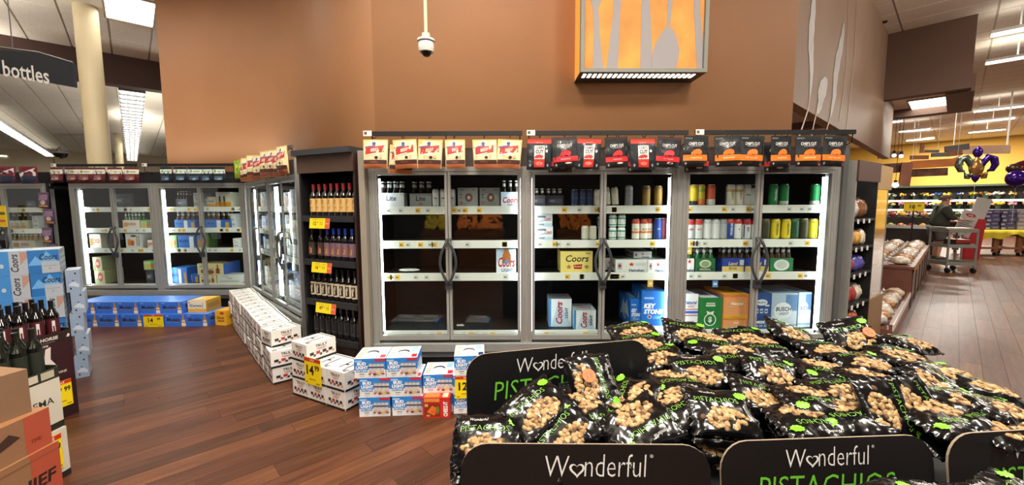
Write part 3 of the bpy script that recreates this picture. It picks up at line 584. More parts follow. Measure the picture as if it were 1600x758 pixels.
D_['natural'] = dict(base='#e3e3e8', front=[('t', 'Natural', .58, .76, .1, '#2a4fa0', .72, .03, .25), ('r', 0, .55, 1, .58, '#c0605a'), ('r', 0, .45, 1, .52, '#2f5fc0'), ('r', 0, .38, 1, .41, '#c0605a'), ('t', 'LIGHT', .6, .65, .05, '#a33', .4, .02, .2), ('t', 'Natural', .4, .2, .1, '#2a4fa0', .7, .03, .25)], top=[('r', 0, 0, 1, 1, '#c9ccd6'), ('r', .85, 0, 1, 1, '#27488c'), ('r', .15, .3, .6, .7, '#5b6680')], side=[('r', 0, .45, 1, .52, '#2f5fc0')])
D_['money_green'] = dict(base='#157a3c', front=[('c', .5, .3, .26, .2, '#e8efe6'), ('c', .5, .3, .22, .17, '#157a3c'), ('p', [(.38, .47), (.62, .47), (.66, .58), (.5, .54), (.34, .58)], '#e8efe6'), ('t', '$', .5, .3, .2, '#e8efe6', .3, .04, 0), ('r', .3, .72, .7, .78, '#c5d6c4'), ('r', .32, .8, .68, .84, '#c5d6c4')], top=[('r', 0, 0, 1, 1, '#d8dbe0'), ('r', .84, 0, 1, 1, '#2a4fa0'), ('r', 0, 0, .1, 1, '#b33'), ('r', .3, .3, .7, .7, '#666d80')], side=[('r', 0, 0, 1, 1, '#0f6a33')])
D_['berry_orange'] = dict(base='#dd7a3c', front=[('r', .04, .1, .92, .88, '#e29a62'), ('r', .04, 0, .96, .14, '#e2a92e'), ('t', 'Natural', .55, .62, .12, '#f4ece2', .82, .03, .25), ('r', .2, .44, .42, .52, '#cfa58c'), ('t', 'NATURDAYS', .5, .06, .045, '#6e4a18', .5, .01, 0)], top=[('r', 0, 0, 1, 1, '#e2a92e'), ('r', .2, .2, .5, .8, '#c27a20'), ('r', .55, .3, .8, .5, '#3c3226')], side=[('r', 0, 0, 1, 1, '#d8843c')])
bl = [('c', .52, .66, .3, .13, '#dfe8f0'), ('t', 'BUSCH', .52, .66, .08, '#24407a', .5, .03, .1)]+[x for i in range(3) for x in (('r', .2+.24*i, .22, .36+.24*i, .4, '#cdd9e6'), ('r', .22+.24*i, .27, .34+.24*i, .34, '#2b5a9c'))]+[('r', .7, .5, .92, .57, '#d2dbe6')]
D_['busch_blue'] = dict(base='#1f4c94', front=bl, side=[('r', 0, 0, 1, 1, '#234f92'), ('c', .5, .6, .25, .1, '#9fb4d0')], top=[('r', 0, 0, 1, 1, '#3b5f98'), ('r', .3, .3, .7, .7, '#aebcd0')])
D_['busch_light'] = dict(base='#a9bfd4', front=[('p', [(0, .3), (.3, .5), (.6, .35), (1, .55), (1, 0), (0, 0)], '#c9d8e4'), ('r', .55, .5, 1, .95, '#5f87b4'), ('c', .45, .5, .36, .24, '#e6ecf1'), ('t', 'BUSCH', .48, .55, .12, '#27456f', .62, .03, .15), ('t', 'LIGHT', .5, .42, .07, '#3a5578', .4, .02, .15), ('r', 0, .08, 1, .12, '#8fa8c0')], side=[('r', .1, .3, .9, .8, '#86a4c2')], top=[('r', 0, 0, 1, 1, '#8f9fae'), ('r', .1, .2, .9, .4, '#5f7890')])
D_['crackers'] = dict(base='#c62a22', front=[('r', .06, .08, .64, .72, '#8a2a1c'), ('p', [(.15, .3), (.35, .62), (.6, .45), (.42, .12)], '#e0742a'), ('p', [(.3, .25), (.48, .2), (.5, .36), (.36, .4)], '#d9601f'), ('r', .06, .8, .62, .97, '#e08a3a'), ('r', .08, .56, .2, .7, '#d9a83a'), ('c', .55, .4, .06, .2, '#6f7a2c'), ('c', .2, .13, .08, .05, '#caa04a'), ('v', 'CHEEZ-IT', .84, .45, .16, '#f3ece4', .74, .05, 0)], side=[('r', 0, 0, 1, 1, '#b5241d')], top=[('r', .06, .1, .6, .9, '#e8742e'), ('r', .72, .1, .92, .9, '#f0c9a0')])
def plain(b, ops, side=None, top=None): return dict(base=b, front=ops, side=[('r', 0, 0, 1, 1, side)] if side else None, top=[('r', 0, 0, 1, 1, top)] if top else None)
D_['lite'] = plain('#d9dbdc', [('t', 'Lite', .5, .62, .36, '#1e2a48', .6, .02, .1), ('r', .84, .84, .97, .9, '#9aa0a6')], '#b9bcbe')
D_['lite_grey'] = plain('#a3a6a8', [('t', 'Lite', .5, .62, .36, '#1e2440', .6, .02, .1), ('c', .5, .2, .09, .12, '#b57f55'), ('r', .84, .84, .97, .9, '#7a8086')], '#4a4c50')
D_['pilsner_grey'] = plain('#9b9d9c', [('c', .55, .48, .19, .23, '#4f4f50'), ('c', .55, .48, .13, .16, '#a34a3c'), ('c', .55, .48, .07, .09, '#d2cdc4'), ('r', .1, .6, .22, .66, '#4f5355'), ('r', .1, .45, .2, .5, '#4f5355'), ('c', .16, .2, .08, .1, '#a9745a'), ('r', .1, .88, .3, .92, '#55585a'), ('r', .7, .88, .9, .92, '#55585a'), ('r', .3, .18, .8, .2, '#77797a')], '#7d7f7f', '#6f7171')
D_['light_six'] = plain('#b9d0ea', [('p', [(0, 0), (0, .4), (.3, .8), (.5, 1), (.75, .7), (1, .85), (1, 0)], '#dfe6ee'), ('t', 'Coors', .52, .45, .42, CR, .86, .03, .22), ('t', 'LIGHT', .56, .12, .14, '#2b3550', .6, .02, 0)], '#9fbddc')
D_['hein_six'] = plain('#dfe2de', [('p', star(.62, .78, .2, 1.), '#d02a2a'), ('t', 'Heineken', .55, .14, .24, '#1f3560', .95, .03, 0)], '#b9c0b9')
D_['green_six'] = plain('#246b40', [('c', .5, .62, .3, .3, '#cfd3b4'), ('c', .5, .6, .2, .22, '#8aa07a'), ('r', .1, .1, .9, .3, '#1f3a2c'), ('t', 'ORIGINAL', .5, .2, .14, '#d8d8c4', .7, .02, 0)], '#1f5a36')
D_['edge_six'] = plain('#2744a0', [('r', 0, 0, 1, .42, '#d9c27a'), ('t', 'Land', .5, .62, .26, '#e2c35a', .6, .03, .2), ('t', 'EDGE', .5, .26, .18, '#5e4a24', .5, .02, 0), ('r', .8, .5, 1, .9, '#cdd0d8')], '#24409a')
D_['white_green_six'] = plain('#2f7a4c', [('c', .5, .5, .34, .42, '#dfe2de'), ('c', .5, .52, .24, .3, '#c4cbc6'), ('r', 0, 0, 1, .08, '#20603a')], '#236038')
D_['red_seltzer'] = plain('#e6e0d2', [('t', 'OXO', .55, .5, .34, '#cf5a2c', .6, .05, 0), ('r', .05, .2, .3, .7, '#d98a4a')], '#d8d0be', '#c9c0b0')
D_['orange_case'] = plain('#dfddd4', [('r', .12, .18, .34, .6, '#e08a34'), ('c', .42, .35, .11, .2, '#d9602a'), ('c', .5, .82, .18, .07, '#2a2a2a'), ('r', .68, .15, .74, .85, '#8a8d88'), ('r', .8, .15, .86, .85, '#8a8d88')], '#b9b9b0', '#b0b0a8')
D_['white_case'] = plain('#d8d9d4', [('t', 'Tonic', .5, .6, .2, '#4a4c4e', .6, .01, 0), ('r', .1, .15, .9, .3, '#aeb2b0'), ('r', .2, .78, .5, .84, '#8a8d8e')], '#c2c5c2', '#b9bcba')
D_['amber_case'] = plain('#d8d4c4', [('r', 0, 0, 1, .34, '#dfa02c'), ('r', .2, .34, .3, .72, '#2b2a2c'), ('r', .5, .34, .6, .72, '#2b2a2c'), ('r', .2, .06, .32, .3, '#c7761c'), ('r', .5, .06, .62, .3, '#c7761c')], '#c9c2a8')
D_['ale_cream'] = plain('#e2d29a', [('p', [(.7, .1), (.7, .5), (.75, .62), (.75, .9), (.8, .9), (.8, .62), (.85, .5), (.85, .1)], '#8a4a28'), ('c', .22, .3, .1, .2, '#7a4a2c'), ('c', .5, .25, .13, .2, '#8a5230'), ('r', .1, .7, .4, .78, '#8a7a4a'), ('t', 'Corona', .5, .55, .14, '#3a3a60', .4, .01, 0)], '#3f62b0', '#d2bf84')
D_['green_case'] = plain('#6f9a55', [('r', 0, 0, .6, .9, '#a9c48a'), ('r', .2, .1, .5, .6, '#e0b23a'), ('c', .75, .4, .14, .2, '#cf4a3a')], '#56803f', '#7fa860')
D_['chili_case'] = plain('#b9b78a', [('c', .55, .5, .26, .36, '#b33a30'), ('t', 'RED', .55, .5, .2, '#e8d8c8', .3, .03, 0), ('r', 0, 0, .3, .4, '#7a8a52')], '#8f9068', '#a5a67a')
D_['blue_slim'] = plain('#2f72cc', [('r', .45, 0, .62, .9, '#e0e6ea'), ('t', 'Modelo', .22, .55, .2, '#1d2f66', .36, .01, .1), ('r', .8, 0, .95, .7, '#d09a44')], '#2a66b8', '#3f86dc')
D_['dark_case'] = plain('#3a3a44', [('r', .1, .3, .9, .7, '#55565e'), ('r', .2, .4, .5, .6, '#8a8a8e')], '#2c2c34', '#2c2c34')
# ---- bottles and cans
BOT = {}
def bottle(kind):
    if kind in BOT: return BOT[kind]
    S = {'zin': ('wine', '#16120f', '#d8b06c', '#a02a2c', None), 'art_blue': ('wine', '#14121a', '#7a5f6a', '#2742b8', 'art'), 'art_dark': ('wine', '#120f0d', '#3c332c', '#1c1b1d', 'art'), 'framed': ('wine', '#100e0d', '#cfc4ac', '#121214', 'frame'),
         'black': ('wine', '#0e0e10', '#1d1c1f', '#0c0c0d', 'line'), 'horse': ('wine', '#0d0c0d', '#4a1420', '#100f10', 'horse'), 'gold_ring': ('wine', '#10140f', '#23281f', '#14180f', None)}
    B = {'brown': ('#3a2012', '#c7c3b4', '#cfcfca'), 'green': ('#1d4f2c', '#dfe0d6', '#cfcfca'), 'white_neck': ('#20160f', '#e4e6e6', '#e6e6e6'), 'blue_neck': ('#2a1a12', '#c9cfd8', '#d8dade'), 'clear': ('#b9953c', '#e8e4d0', '#dcd8c4'), 'silver_neck': ('#241812', '#c9cacc', '#e4e4e6')}
    mb = MB()
    if kind in S:
        _, g, lb, cap, art = S[kind]; g = 'glass'+g; r = .037
        mb.lathe([(r*.9, 0, g), (r, .006, g), (r, .04, lb), (r, .165, g), (r, .19, g), (r*.75, .212, g), (.0165, .232, g), (.0145, .242, 'foil'+cap), (.0145, .292, 'foil'+cap), (.016, .293, 'foil'+cap), (.016, .3, 'foil'+cap)], 14)
        def wrap(a, b, c, d, k, e=.0006):
            n = 5; vs = []
            for i in range(n+1):
                an = -math.pi/2+(a+(c-a)*i/n)*2.2
                for z in (b, d): vs.append(((r+e)*math.cos(an), (r+e)*math.sin(an), z))
            mb.add(vs, [(2*i, 2*i+2, 2*i+3, 2*i+1) for i in range(n)], k)
        if kind == 'zin': mb.text('Z', (0, -r-.001, .135), (1, 0, 0), (0, 0, 1), .028, INK, None, .0, .2); wrap(-.2, .08, .2, .083, INK); wrap(-.15, .07, .15, .072, INK)
        if art == 'art': wrap(-.25, .05, .0, .1, '#a8683c'); wrap(.05, .06, .25, .11, '#c08a5a'); wrap(-.1, .08, .12, .13, '#8a4a3a', .0008)
        if art == 'frame': wrap(-.33, .055, .33, .15, '#17130f'); wrap(-.1, .065, .1, .12, '#cfc4ac', .0008); wrap(-.22, .1, .0, .125, '#b9ae98', .001); wrap(0, .11, .18, .14, '#b9ae98', .001)
        if art == 'line': wrap(-.3, .06, .3, .064, '#6e6a66'); wrap(-.2, .09, .1, .14, '#2b292b')
        if art == 'horse': wrap(-.1, .07, .1, .15, '#d8d2cc'); wrap(-.05, .06, .05, .11, '#4a1420', .0008)
    else:
        g, lb, cap = B[kind]; g = 'glass'+g; r = .03
        mb.lathe([(r*.9, 0, g), (r, .005, g), (r, .03, lb), (r, .1, g), (r, .125, g), (r*.7, .155, g), (.0145, .175, lb), (.0135, .205, g), (.0125, .215, g), (.015, .219, cap), (.015, .23, cap)], 10)
    BOT[kind] = mb.mesh('bottle_'+kind); return BOT[kind]
CAN = {}
def can(kind, bands, h=.185, r=.036, txt=None, slash=None):
    k = (kind, h, r)
    if k in CAN: return CAN[k]
    mb = MB(); top = 'metal#b9babc'; pr = [(r*.78, 0, top), (r*.97, .006, bands[0][1])]
    for i, (f, c) in enumerate(bands): pr.append((r, .01+f*(h-.03), c)) if f else pr.append((r, .01, c))
    pr += [(r, h-.018, bands[-1][1]), (r*.8, h-.004, top), (r*.82, h, top)]; mb.lathe(pr, 14)
    if txt:
        s, c, up = txt; d = Vector((0, -r-.002, h*.5))
        def fn(a, b):
            x, z = (-b, a) if up else (a, b); an = x/r; return ((r+.0008)*math.sin(an), -(r+.0008)*math.cos(an), h*.5+z)
        mb.text(s, d, (1, 0, 0), (0, 0, 1), .02 if up else .016, c, .12 if up else .05, .03, .1, fn)
    if slash:
        def fq(x, z): return ((r+.0006)*math.sin(x/r), -(r+.0006)*math.cos(x/r), z)
        for (x0, z0, x1, z1, wd) in slash[1]:
            mb.add([fq(x0-wd, z0*h), fq(x0+wd, z0*h), fq(x1+wd, z1*h), fq(x1-wd, z1*h)], [(0, 1, 2, 3)], slash[0])
    CAN[k] = mb.mesh('can_'+kind); return CAN[k]
def put(name, me, loc, rz, label, cat, group=None):
    o = link(name, me, None, loc, rz); return tag(o, label, cat, group)
# ---- pouches that hang on hooks: local origin at the hang hole, face towards -Y
POUCH = {}
def pouch(kind, w, h, ops, base, foot=None, th=.03, seed=0):
    k = (kind, w, h, seed)
    if k in POUCH: return POUCH[k]
    mb = MB(); n, m_ = 10, 14; rng = random.Random(seed); off = Vector((seed*3.1, seed*1.7, 0)); sk = (rng.random()-.5)*.12
    def sf(x, z, s):   # x in -.5..5, z in -1..0
        a = max(0, 1-(2*abs(x))**3); t = -z; b = math.sin(math.pi*min(1, max(0, (t-.1)/.9))**1.3) if t > .1 else 0
        y = th*(a**.6)*(b**.7 if b > 0 else 0)*.5+.006*noise.noise(Vector((x*5, z*5, 0))+off)*min(1, 4*t)
        return Vector((x*w*(1-.03*t)+sk*z*w, (-y if s > 0 else y*.7+.002), z*h+.02))
    for s in (1, -1):
        vs = [sf(i/n-.5, -j/m_, s) for j in range(m_+1) for i in range(n+1)]
        fs = [(j*(n+1)+i, (j+1)*(n+1)+i, (j+1)*(n+1)+i+1, j*(n+1)+i+1) for j in range(m_) for i in range(n)]
        if s < 0: fs = [f[::-1] for f in fs]
        mb.add(vs, fs, base, True)
    lay = [0]
    def fn2(u, v): p = sf(u-.5, v-1, 1); p.y -= .0012+.0004*lay[0]; return p
    for op in ops:
        lay[0] += 1; t = op[0]
        if t in 'rg':
            _, a, b, c, d, kk = op; q, z = 6, 4
            vs = [fn2(a+(c-a)*i/q, b+(d-b)*j/z) for j in range(z+1) for i in range(q+1)]
            mb.add(vs, [(j*(q+1)+i, j*(q+1)+i+1, (j+1)*(q+1)+i+1, (j+1)*(q+1)+i) for j in range(z) for i in range(q)], kk, True)
        elif t == 's':   # slanted band
            _, a, b, c, d, sl, kk = op; q, z = 6, 3
            vs = [fn2(a+(c-a)*i/q, b+(d-b)*j/z+sl*(i/q-.5)) for j in range(z+1) for i in range(q+1)]
            mb.add(vs, [(j*(q+1)+i, j*(q+1)+i+1, (j+1)*(q+1)+i+1, (j+1)*(q+1)+i) for j in range(z) for i in range(q)], kk, True)
        elif t == 'p': mb.add([fn2(*q) for q in op[1]], [tuple(range(len(op[1])))], op[2])
        elif t == 'c': _, a, b, ru, rv, kk = op; mb.add([fn2(a+ru*math.cos(2*math.pi*i/12), b+rv*math.sin(2*math.pi*i/12)) for i in range(12)], [tuple(range(12))], kk)
        elif t == 't':
            _, s_, a, b, hh, kk, wm, bo, sh, sl = op
            lay[0] += 2
            mb.text(s_, (0, 0, 0), (1, 0, 0), (0, 0, 1), hh, kk, wm, bo, sh, lambda x, y, a=a, b=b, sl=sl: fn2(a+x, b+y+sl*x))
    POUCH[k] = mb.mesh(kind+'_pouch'); return POUCH[k]
BULL = [(.28, .36), (.3, .45), (.38, .53), (.5, .56), (.62, .57), (.72, .52), (.74, .42), (.68, .4), (.66, .34), (.6, .4), (.48, .4), (.42, .34), (.38, .4)]
PO = {
 'beef': ('foil#dcc98f', [('r', .04, .3, .96, .97, '#e6dab0'), ('r', .02, .84, .98, .99, '#dcc06a'), ('s', .1, .52, .86, .76, .1, '#b0352e'), ('s', .04, .73, .5, .78, .06, '#7a5a8c'), ('s', .1, .47, .6, .51, .08, '#efe8d4'), ('t', 'BEEF', .48, .645, .11, '#f0e6c8', .44, .012, .05, .12), ('c', .44, .86, .075, .06, '#2b4fa0'), ('c', .55, .38, .07, .05, '#3a2a22'), ('c', .72, .42, .06, .07, '#c9b98a'), ('r', .02, .16, .98, .29, '#4a2a22'), ('r', .02, .01, .98, .15, '#a65f3c'), ('r', .3, .19, .6, .26, '#6e3a2a')]),
 'cut_white': ('foil#23282c', [('r', .02, .85, .98, .99, '#d1392b'), ('t', 'MADE BY BUTCHERS', .5, .88, .02, '#f0d8d0', .5, .0, 0, 0), ('r', .3, .34, .72, .78, '#e6e2dc'), ('t', "CHEF'S", .51, .71, .09, '#2b2b2b', .34, .02, 0, 0), ('t', 'CUT', .51, .58, .12, '#2b2b2b', .34, .03, 0, 0), ('p', [(.3+(a-.28)*.8, .36+(b-.34)*.55) for a, b in BULL], '#c6352a'), ('r', .3, .08, .72, .34, '#c8332a'), ('c', .51, .2, .14, .06, '#dd7a6c'), ('c', .8, .6, .05, .05, '#cfcac4'), ('c', .14, .14, .04, .05, '#8b9094'), ('c', .86, .14, .04, .05, '#8b9094')]),
 'cut_red': ('foil#26292b', [('r', .02, .9, .98, .99, '#3f2b2c'), ('t', "CHEF'S CUT", .5, .72, .1, '#ecebe8', .6, .012, 0, 0), ('r', .3, .63, .7, .65, '#9a9a98'), ('p', BULL, '#d02f35'), ('r', .0, .2, 1, .36, '#cf2f33'), ('r', .3, .26, .7, .3, '#e0888a'), ('r', .15, .07, .85, .17, '#141516'), ('c', .6, .15, .14, .03, '#cdbfbc'), ('c', .1, .1, .04, .04, '#9a9a98')]),
 'cut_orange': ('foil#232526', [('r', .05, .9, .35, .94, '#6a6d6f'), ('t', "CHEF'S CUT", .5, .74, .1, '#ecebe8', .6, .012, 0, 0), ('r', .3, .65, .7, .67, '#9a9a98'), ('p', BULL, '#e0762a'), ('r', .0, .19, 1, .38, '#e27a26'), ('r', .25, .26, .75, .31, '#f0b07a'), ('r', .15, .05, .85, .16, '#101112'), ('c', .1, .1, .04, .04, '#9a9a98'), ('c', .92, .06, .05, .04, '#9a3a2a')]),
 'red_band': ('foil#5a1c24', [('r', 0, .55, 1, .86, '#d8d4cc'), ('c', .3, .7, .1, .1, '#6f9a4a'), ('r', .42, .64, .85, .76, '#a9c08a'), ('t', 'ORGANIC', .6, .7, .06, '#4a6a3a', .4, .0, 0, 0), ('r', .2, .18, .75, .45, '#8a5a5c'), ('c', .45, .22, .3, .08, '#c9a9a0')]),
 'blue_band': ('foil#16222e', [('r', 0, .58, 1, .84, '#d4dcd8'), ('c', .25, .72, .1, .1, '#5f9a4a'), ('r', .4, .66, .9, .76, '#8fb08a'), ('r', .2, .2, .8, .42, '#3f5a70'), ('c', .5, .24, .3, .07, '#8fa6b4')]),
 'red_blue': ('foil#6a1f2a', [('r', 0, 0, 1, .45, '#222a44'), ('p', [(.0, .6), (.4, .72), (.9, .9), (.95, .45), (.5, .35), (.05, .4)], '#d9d6d4'), ('t', 'CHEX', .48, .58, .12, '#3a3c5a', .6, .04, .1, .1)]),
 'green_snack': ('foil#93b02c', [('c', .5, .55, .26, .2, '#c9da5a'), ('r', .1, .8, .9, .92, '#5f7a20'), ('c', .4, .5, .1, .09, '#4a6a1c'), ('c', .62, .62, .08, .07, '#4a6a1c')]),
 'strip_purple': ('foil#4a3a52', [('r', .1, .5, .9, .85, '#8a6a8a'), ('c', .5, .35, .25, .14, '#c9b4a8'), ('r', .1, .05, .9, .18, '#b98a5a')]),
}
def hang(kind, name, loc, w, h, label, cat='snack bag', group=None, rz=0., seed=0, th=.03, tilt=0.):
    b, ops = PO[kind]; o = link(name, pouch(kind, w, h, ops, b, th=th, seed=seed)); o.location = loc; o.rotation_euler = (0, tilt, rz); return tag(o, label, cat, group)
# ================================================================ GOODS IN THE MAIN COOLERS
GY = FRONT+.135
def sx(u, Y=GY, v=345): return P(u, v, Y).x
SN = ['top', 'second', 'third', 'bottom']
COOL = ['left', 'middle', 'right']
def clampx(x0, x1, Y):
    """keep goods inside the cooler they stand in"""
    for e in (mx if Y < 5 else bx):
        m_ = .034
        if abs((x0+x1)/2-e) < 1 and x0 < e+m_ and (x0+x1)/2 > e: x0 = e+m_
        if x1 > e-m_ and (x0+x1)/2 < e: x1 = e-m_
    return x0, x1
def carton_at(kind, u0, u1, z, h, d, name, label, cat='carton', group=None, Y=GY, dy=0., rz=0., v=345):
    x0, x1 = clampx(sx(u0, Y+dy, v), sx(u1, Y+dy, v), Y); w = x1-x0
    return put(name, carton(kind, w, d, h, D_[kind]), ((x0+x1)/2, Y+dy+d/2, z), rz, label, cat, group)
def pack_at(kind, bk, u0, u1, z, h, d, nx, ny, label, group=None, Y=GY, dy=0., bh=.235, rz=0., v=345):
    """an open carrier with bottles: root = carrier, bottles its parts"""
    x0, x1 = clampx(sx(u0, Y+dy, v), sx(u1, Y+dy, v), Y); w = x1-x0; t = empty('bottle_pack', ((x0+x1)/2, Y+dy+d/2, z), rz, label, 'beer pack', group)
    link('carrier', carton(kind, w, d, h, D_[kind]), t)
    s = min(w/nx, d/ny)
    for j in range(ny):
        for i in range(nx):
            o = link('bottle', bottle(bk), t, (-w/2+w/nx*(i+.5), -d/2+d/ny*(j+.5), .004)); o.scale = (min(1, s/.061),)*2+(bh/.23,)
    return t
H6, D6 = .125, .13
# left cooler
pack_at('lite', 'white_neck', 592, 632, SHZ[0], .125, D6, 4, 2, 'white six-pack carrier of white-necked bottles at left end of top shelf, left cooler', bh=.225)
pack_at('lite_grey', 'silver_neck', 641, 675, SHZ[0], .122, D6, 3, 2, 'grey bottle carrier second from left on top shelf, left cooler', bh=.225, dy=.06)
for i, u in enumerate((680, 692, 706)):
    put('beer_can', can('white_tall', [(0, '#e3e4e4'), (.9, '#c9cacc')], .158, .031, ('Lite', '#25335e', False), ('#b98a6a', [(0, .3, 0, .45, .012)])), (sx(u), GY+.05, SHZ[0]), 0, f'tall white can, {ORD[i]} of three beside the middle of the left cooler', 'beer can', 'tall white cans, top shelf')
for i, (u0, u1, dk) in enumerate(((716, 747, 0), (750, 781, 0))):
    carton_at('pilsner_grey', u0, u1, SHZ[0], .17, .14, 'bottle_carton', ['silver bottle carton with round red emblem, left one of two on top shelf', 'silver bottle carton with round emblem, right one of two, next to blue pack'][i], dy=.02+.03*i)
pack_at('light_six', 'silver_neck', 783, 812, SHZ[0], .13, D6, 3, 2, 'pale blue six-pack with red script at right end of top shelf, left cooler', bh=.23)
carton_at('light_six', 775, 806, SHZ[2], .22, .16, 'bottle_carton', 'tall pale blue bottle carton alone on third shelf of the left cooler')
# amber bottle picture on the tall carton
c = sx(791); mb = MB(); f = Face(mb, (c-.09, GY-.001, SHZ[2]), (1, 0, 0), (0, 0, 1), .18, .22); f.l = 14
f.draw([('p', [(.28, .4), (.3, .75), (.4, .92), (.42, 1), (.6, 1), (.62, .92), (.72, .75), (.74, .4)], '#a8632f'), ('p', [(.36, .42), (.5, .62), (.66, .42)], '#5f86c0')])
pk = [o for o in bpy.data.objects if o.name.startswith('bottle_carton')][-1]; o = mb.build('bottle_picture', pk); o.matrix_parent_inverse = Matrix.Translation(-pk.location)
mb = MB(); rng = random.Random(3)
for i in range(7): a = i/7*6.28; mb.ball((.06*math.cos(a), .03*math.sin(a), .012), (.045, .03, .012), '#d9dcda', 6, 4)
mb.ball((0, 0, .012), (.1, .05, .014), '#cfd2d0', 8, 4)
put('crumpled_paper', mb.mesh('crumpled_paper'), (sx(632), GY+.12, SHZ[2]), 0, 'crumpled white paper lying on empty third shelf of the left cooler', 'paper')
mb = MB().box((-.03, -.02, 0), (.03, .02, .004), '#d9dcda').box((.0, -.035, 0), (.035, -.01, .006), '#c9ccca'); put('paper_scrap', mb.mesh('paper_scrap'), (sx(715, GY, 500), GY+.16, SHZ[3]), .3, 'small torn white paper scrap on bottom shelf of the left cooler', 'paper')
# middle cooler
for k, (u0, u1, dy) in enumerate(((826, 852, .1), (853, 880, .16))): pack_at('dark_case', 'brown', u0, u1, SHZ[0], .1, D6, 3, 2, ['dark bottle pack at left end of top shelf, middle cooler', 'dark bottle pack second on top shelf, middle cooler'][k], dy=dy, bh=.16)
for i, u in enumerate((899, 911, 922)):
    put('beer_can', can('blue_stripe', [(0, '#23345c'), (.85, '#1d2b4e')], .15, .033, None, ('#c9ced6', [(-.025, .1, .01, .5, .006), (.0, .05, .03, .45, .004), (-.02, .5, .02, .85, .004)])), (sx(u), GY+.05, SHZ[0]), 0, f'dark blue striped can, {ORD[i]} of three on top shelf, middle cooler', 'beer can', 'blue striped cans')
put('beer_can', can('cream_red', [(0, '#d9d4c4'), (.8, '#d9d4c4')], .15, .033, None, ('#b33a30', [(0, .35, 0, .7, .012)])), (sx(934), GY+.04, SHZ[0]), 0, 'cream can with red mark behind door handle line, middle cooler', 'beer can')
o = put('beer_can', can('cream_plain', [(0, '#d8d3bf'), (.8, '#d8d3bf')], .16, .033), (sx(950), GY+.04, SHZ[0]+.008), 0, 'cream can leaning back to the left on top shelf', 'beer can'); o.rotation_euler = (0, -.1, 0)
o = put('beer_can', can('cream_red2', [(0, '#d8d3bf'), (.5, '#d8d3bf')], .16, .033, None, ('#9a3a24', [(-.012, .45, .012, .8, .016)])), (sx(963), GY+.05, SHZ[0]+.008), .1, 'cream can with brown-red patch next to the leaning can', 'beer can'); o.rotation_euler = (0, -.08, 0)
put('beer_can', can('silver_script', [(0, '#8f9294'), (.9, '#a5a8aa')], .185, .036, ('Light', '#b3303a', False)), (sx(984), GY+.05, SHZ[0]), 0, 'tall silver can with red script on top shelf, middle cooler', 'beer can')
for i, u in enumerate((1012, 1031)):
    put('beer_can', can('gold', [(0, '#a8823a'), (.9, '#8f6c2c')], .18, .036), (sx(u), GY+.06, SHZ[0]), 0, f'gold tall can, {["left", "right"][i]} one of two at the right of middle cooler', 'beer can')
carton_at('light_beer_flat', 827, 864, SHZ[1], .125, .26, 'can_carton', 'lower of two stacked pale blue can cartons on second shelf, middle cooler')
carton_at('light_beer_flat', 827, 863, SHZ[1]+.126, .115, .26, 'can_carton', 'upper of two stacked pale blue can cartons on second shelf, middle cooler', dy=.01)
for i, u in enumerate((916, 928, 943)):
    put('beer_can', can('cream_squat', [(0, '#c9c8ba'), (.8, '#c9c8ba')], .13, .035), (sx(u), GY+.05, SHZ[1]), 0, f'short greyish cream can, {ORD[i]} of three on second shelf, middle cooler', 'beer can', 'cream cans, second shelf')
teal = [(0, '#dfe3df'), (.08, '#2c8f86'), (.2, '#dfe3df'), (.75, '#2c8f86'), (.9, '#dfe3df')]
for j in range(2):
    for i, u in enumerate((959, 973)):
        put('beer_can', can('teal', teal, .115, .036, None, ('#2c8f86', [(0, .35, 0, .68, .018)])), (sx(u), GY+.04, SHZ[1]+.116*j), 0, f'white and teal can, {["bottom", "top"][j]} {["left", "right"][i]} of a block of four', 'beer can', 'white and teal cans')
put('beer_can', can('teal', teal, .115, .036), (sx(945), GY+.16, SHZ[1]+.1), 0, 'white and teal can at the back, half hidden by door frame', 'beer can')
for i, u in enumerate((996, 1009, 1019)):
    put('beer_can', can('white_orange', [(0, '#e2ddd2'), (.3, '#d97a34'), (.42, '#e2ddd2'), (.85, '#b3412f')] if i < 2 else [(0, '#e2ddd2'), (.1, '#e0a53a'), (.85, '#e0a53a')], .19, .036, ('RICA', '#8a6a5c', False)), (sx(u), GY+.05+.04*(i == 2), SHZ[1]), 0, ['white can with orange band, left of a pair on second shelf', 'white can with orange band, right of a pair on second shelf', 'white and yellow can behind the orange-banded pair'][i], 'beer can')
put('beer_can', can('blue_tall', [(0, '#1c3f8c'), (.9, '#1c3f8c')], .195, .038, ('IPA', '#9fb4dc', False)), (sx(1031), GY+.05, SHZ[1]), 0, 'royal blue tall can on second shelf near the right post, middle cooler', 'beer can')
put('beer_can', can('wine_red', [(0, '#6e2230'), (.9, '#6e2230')], .195, .038), (sx(1045), GY+.08, SHZ[1]), 0, 'dark red tall can by the right post, middle cooler', 'beer can')
carton_at('banquet', 876, 926, SHZ[2], .198, .26, 'can_carton', 'yellow beer carton with black script on third shelf of the middle cooler', v=400)
for i, (u0, u1, z, dy, lb) in enumerate(((962, 1012, 0, .02, 'white bottle case with red star, front lower left of the stack'), (1013, 1052, 0, .0, 'white bottle case with red star, front right beside post'), (990, 1018, .118, .12, 'grey case with red star lying on the white cases'), (942, 962, 0, .16, 'shaded grey case behind the white starred cases'))):
    carton_at('heineken', u0, u1, SHZ[2]+z, .115 if z == 0 else .06, .3, 'bottle_case', lb, 'case', dy=dy, v=405)
for i, u in enumerate((1023, 1030, 1037)):
    o = put('beer_bottle', bottle('green'), (sx(u, GY+.3), GY+.36, SHZ[2]+.001), 0, f'dark green bottle standing behind the starred cases, {ORD[i]} from left', 'bottle', 'green bottles on cases')
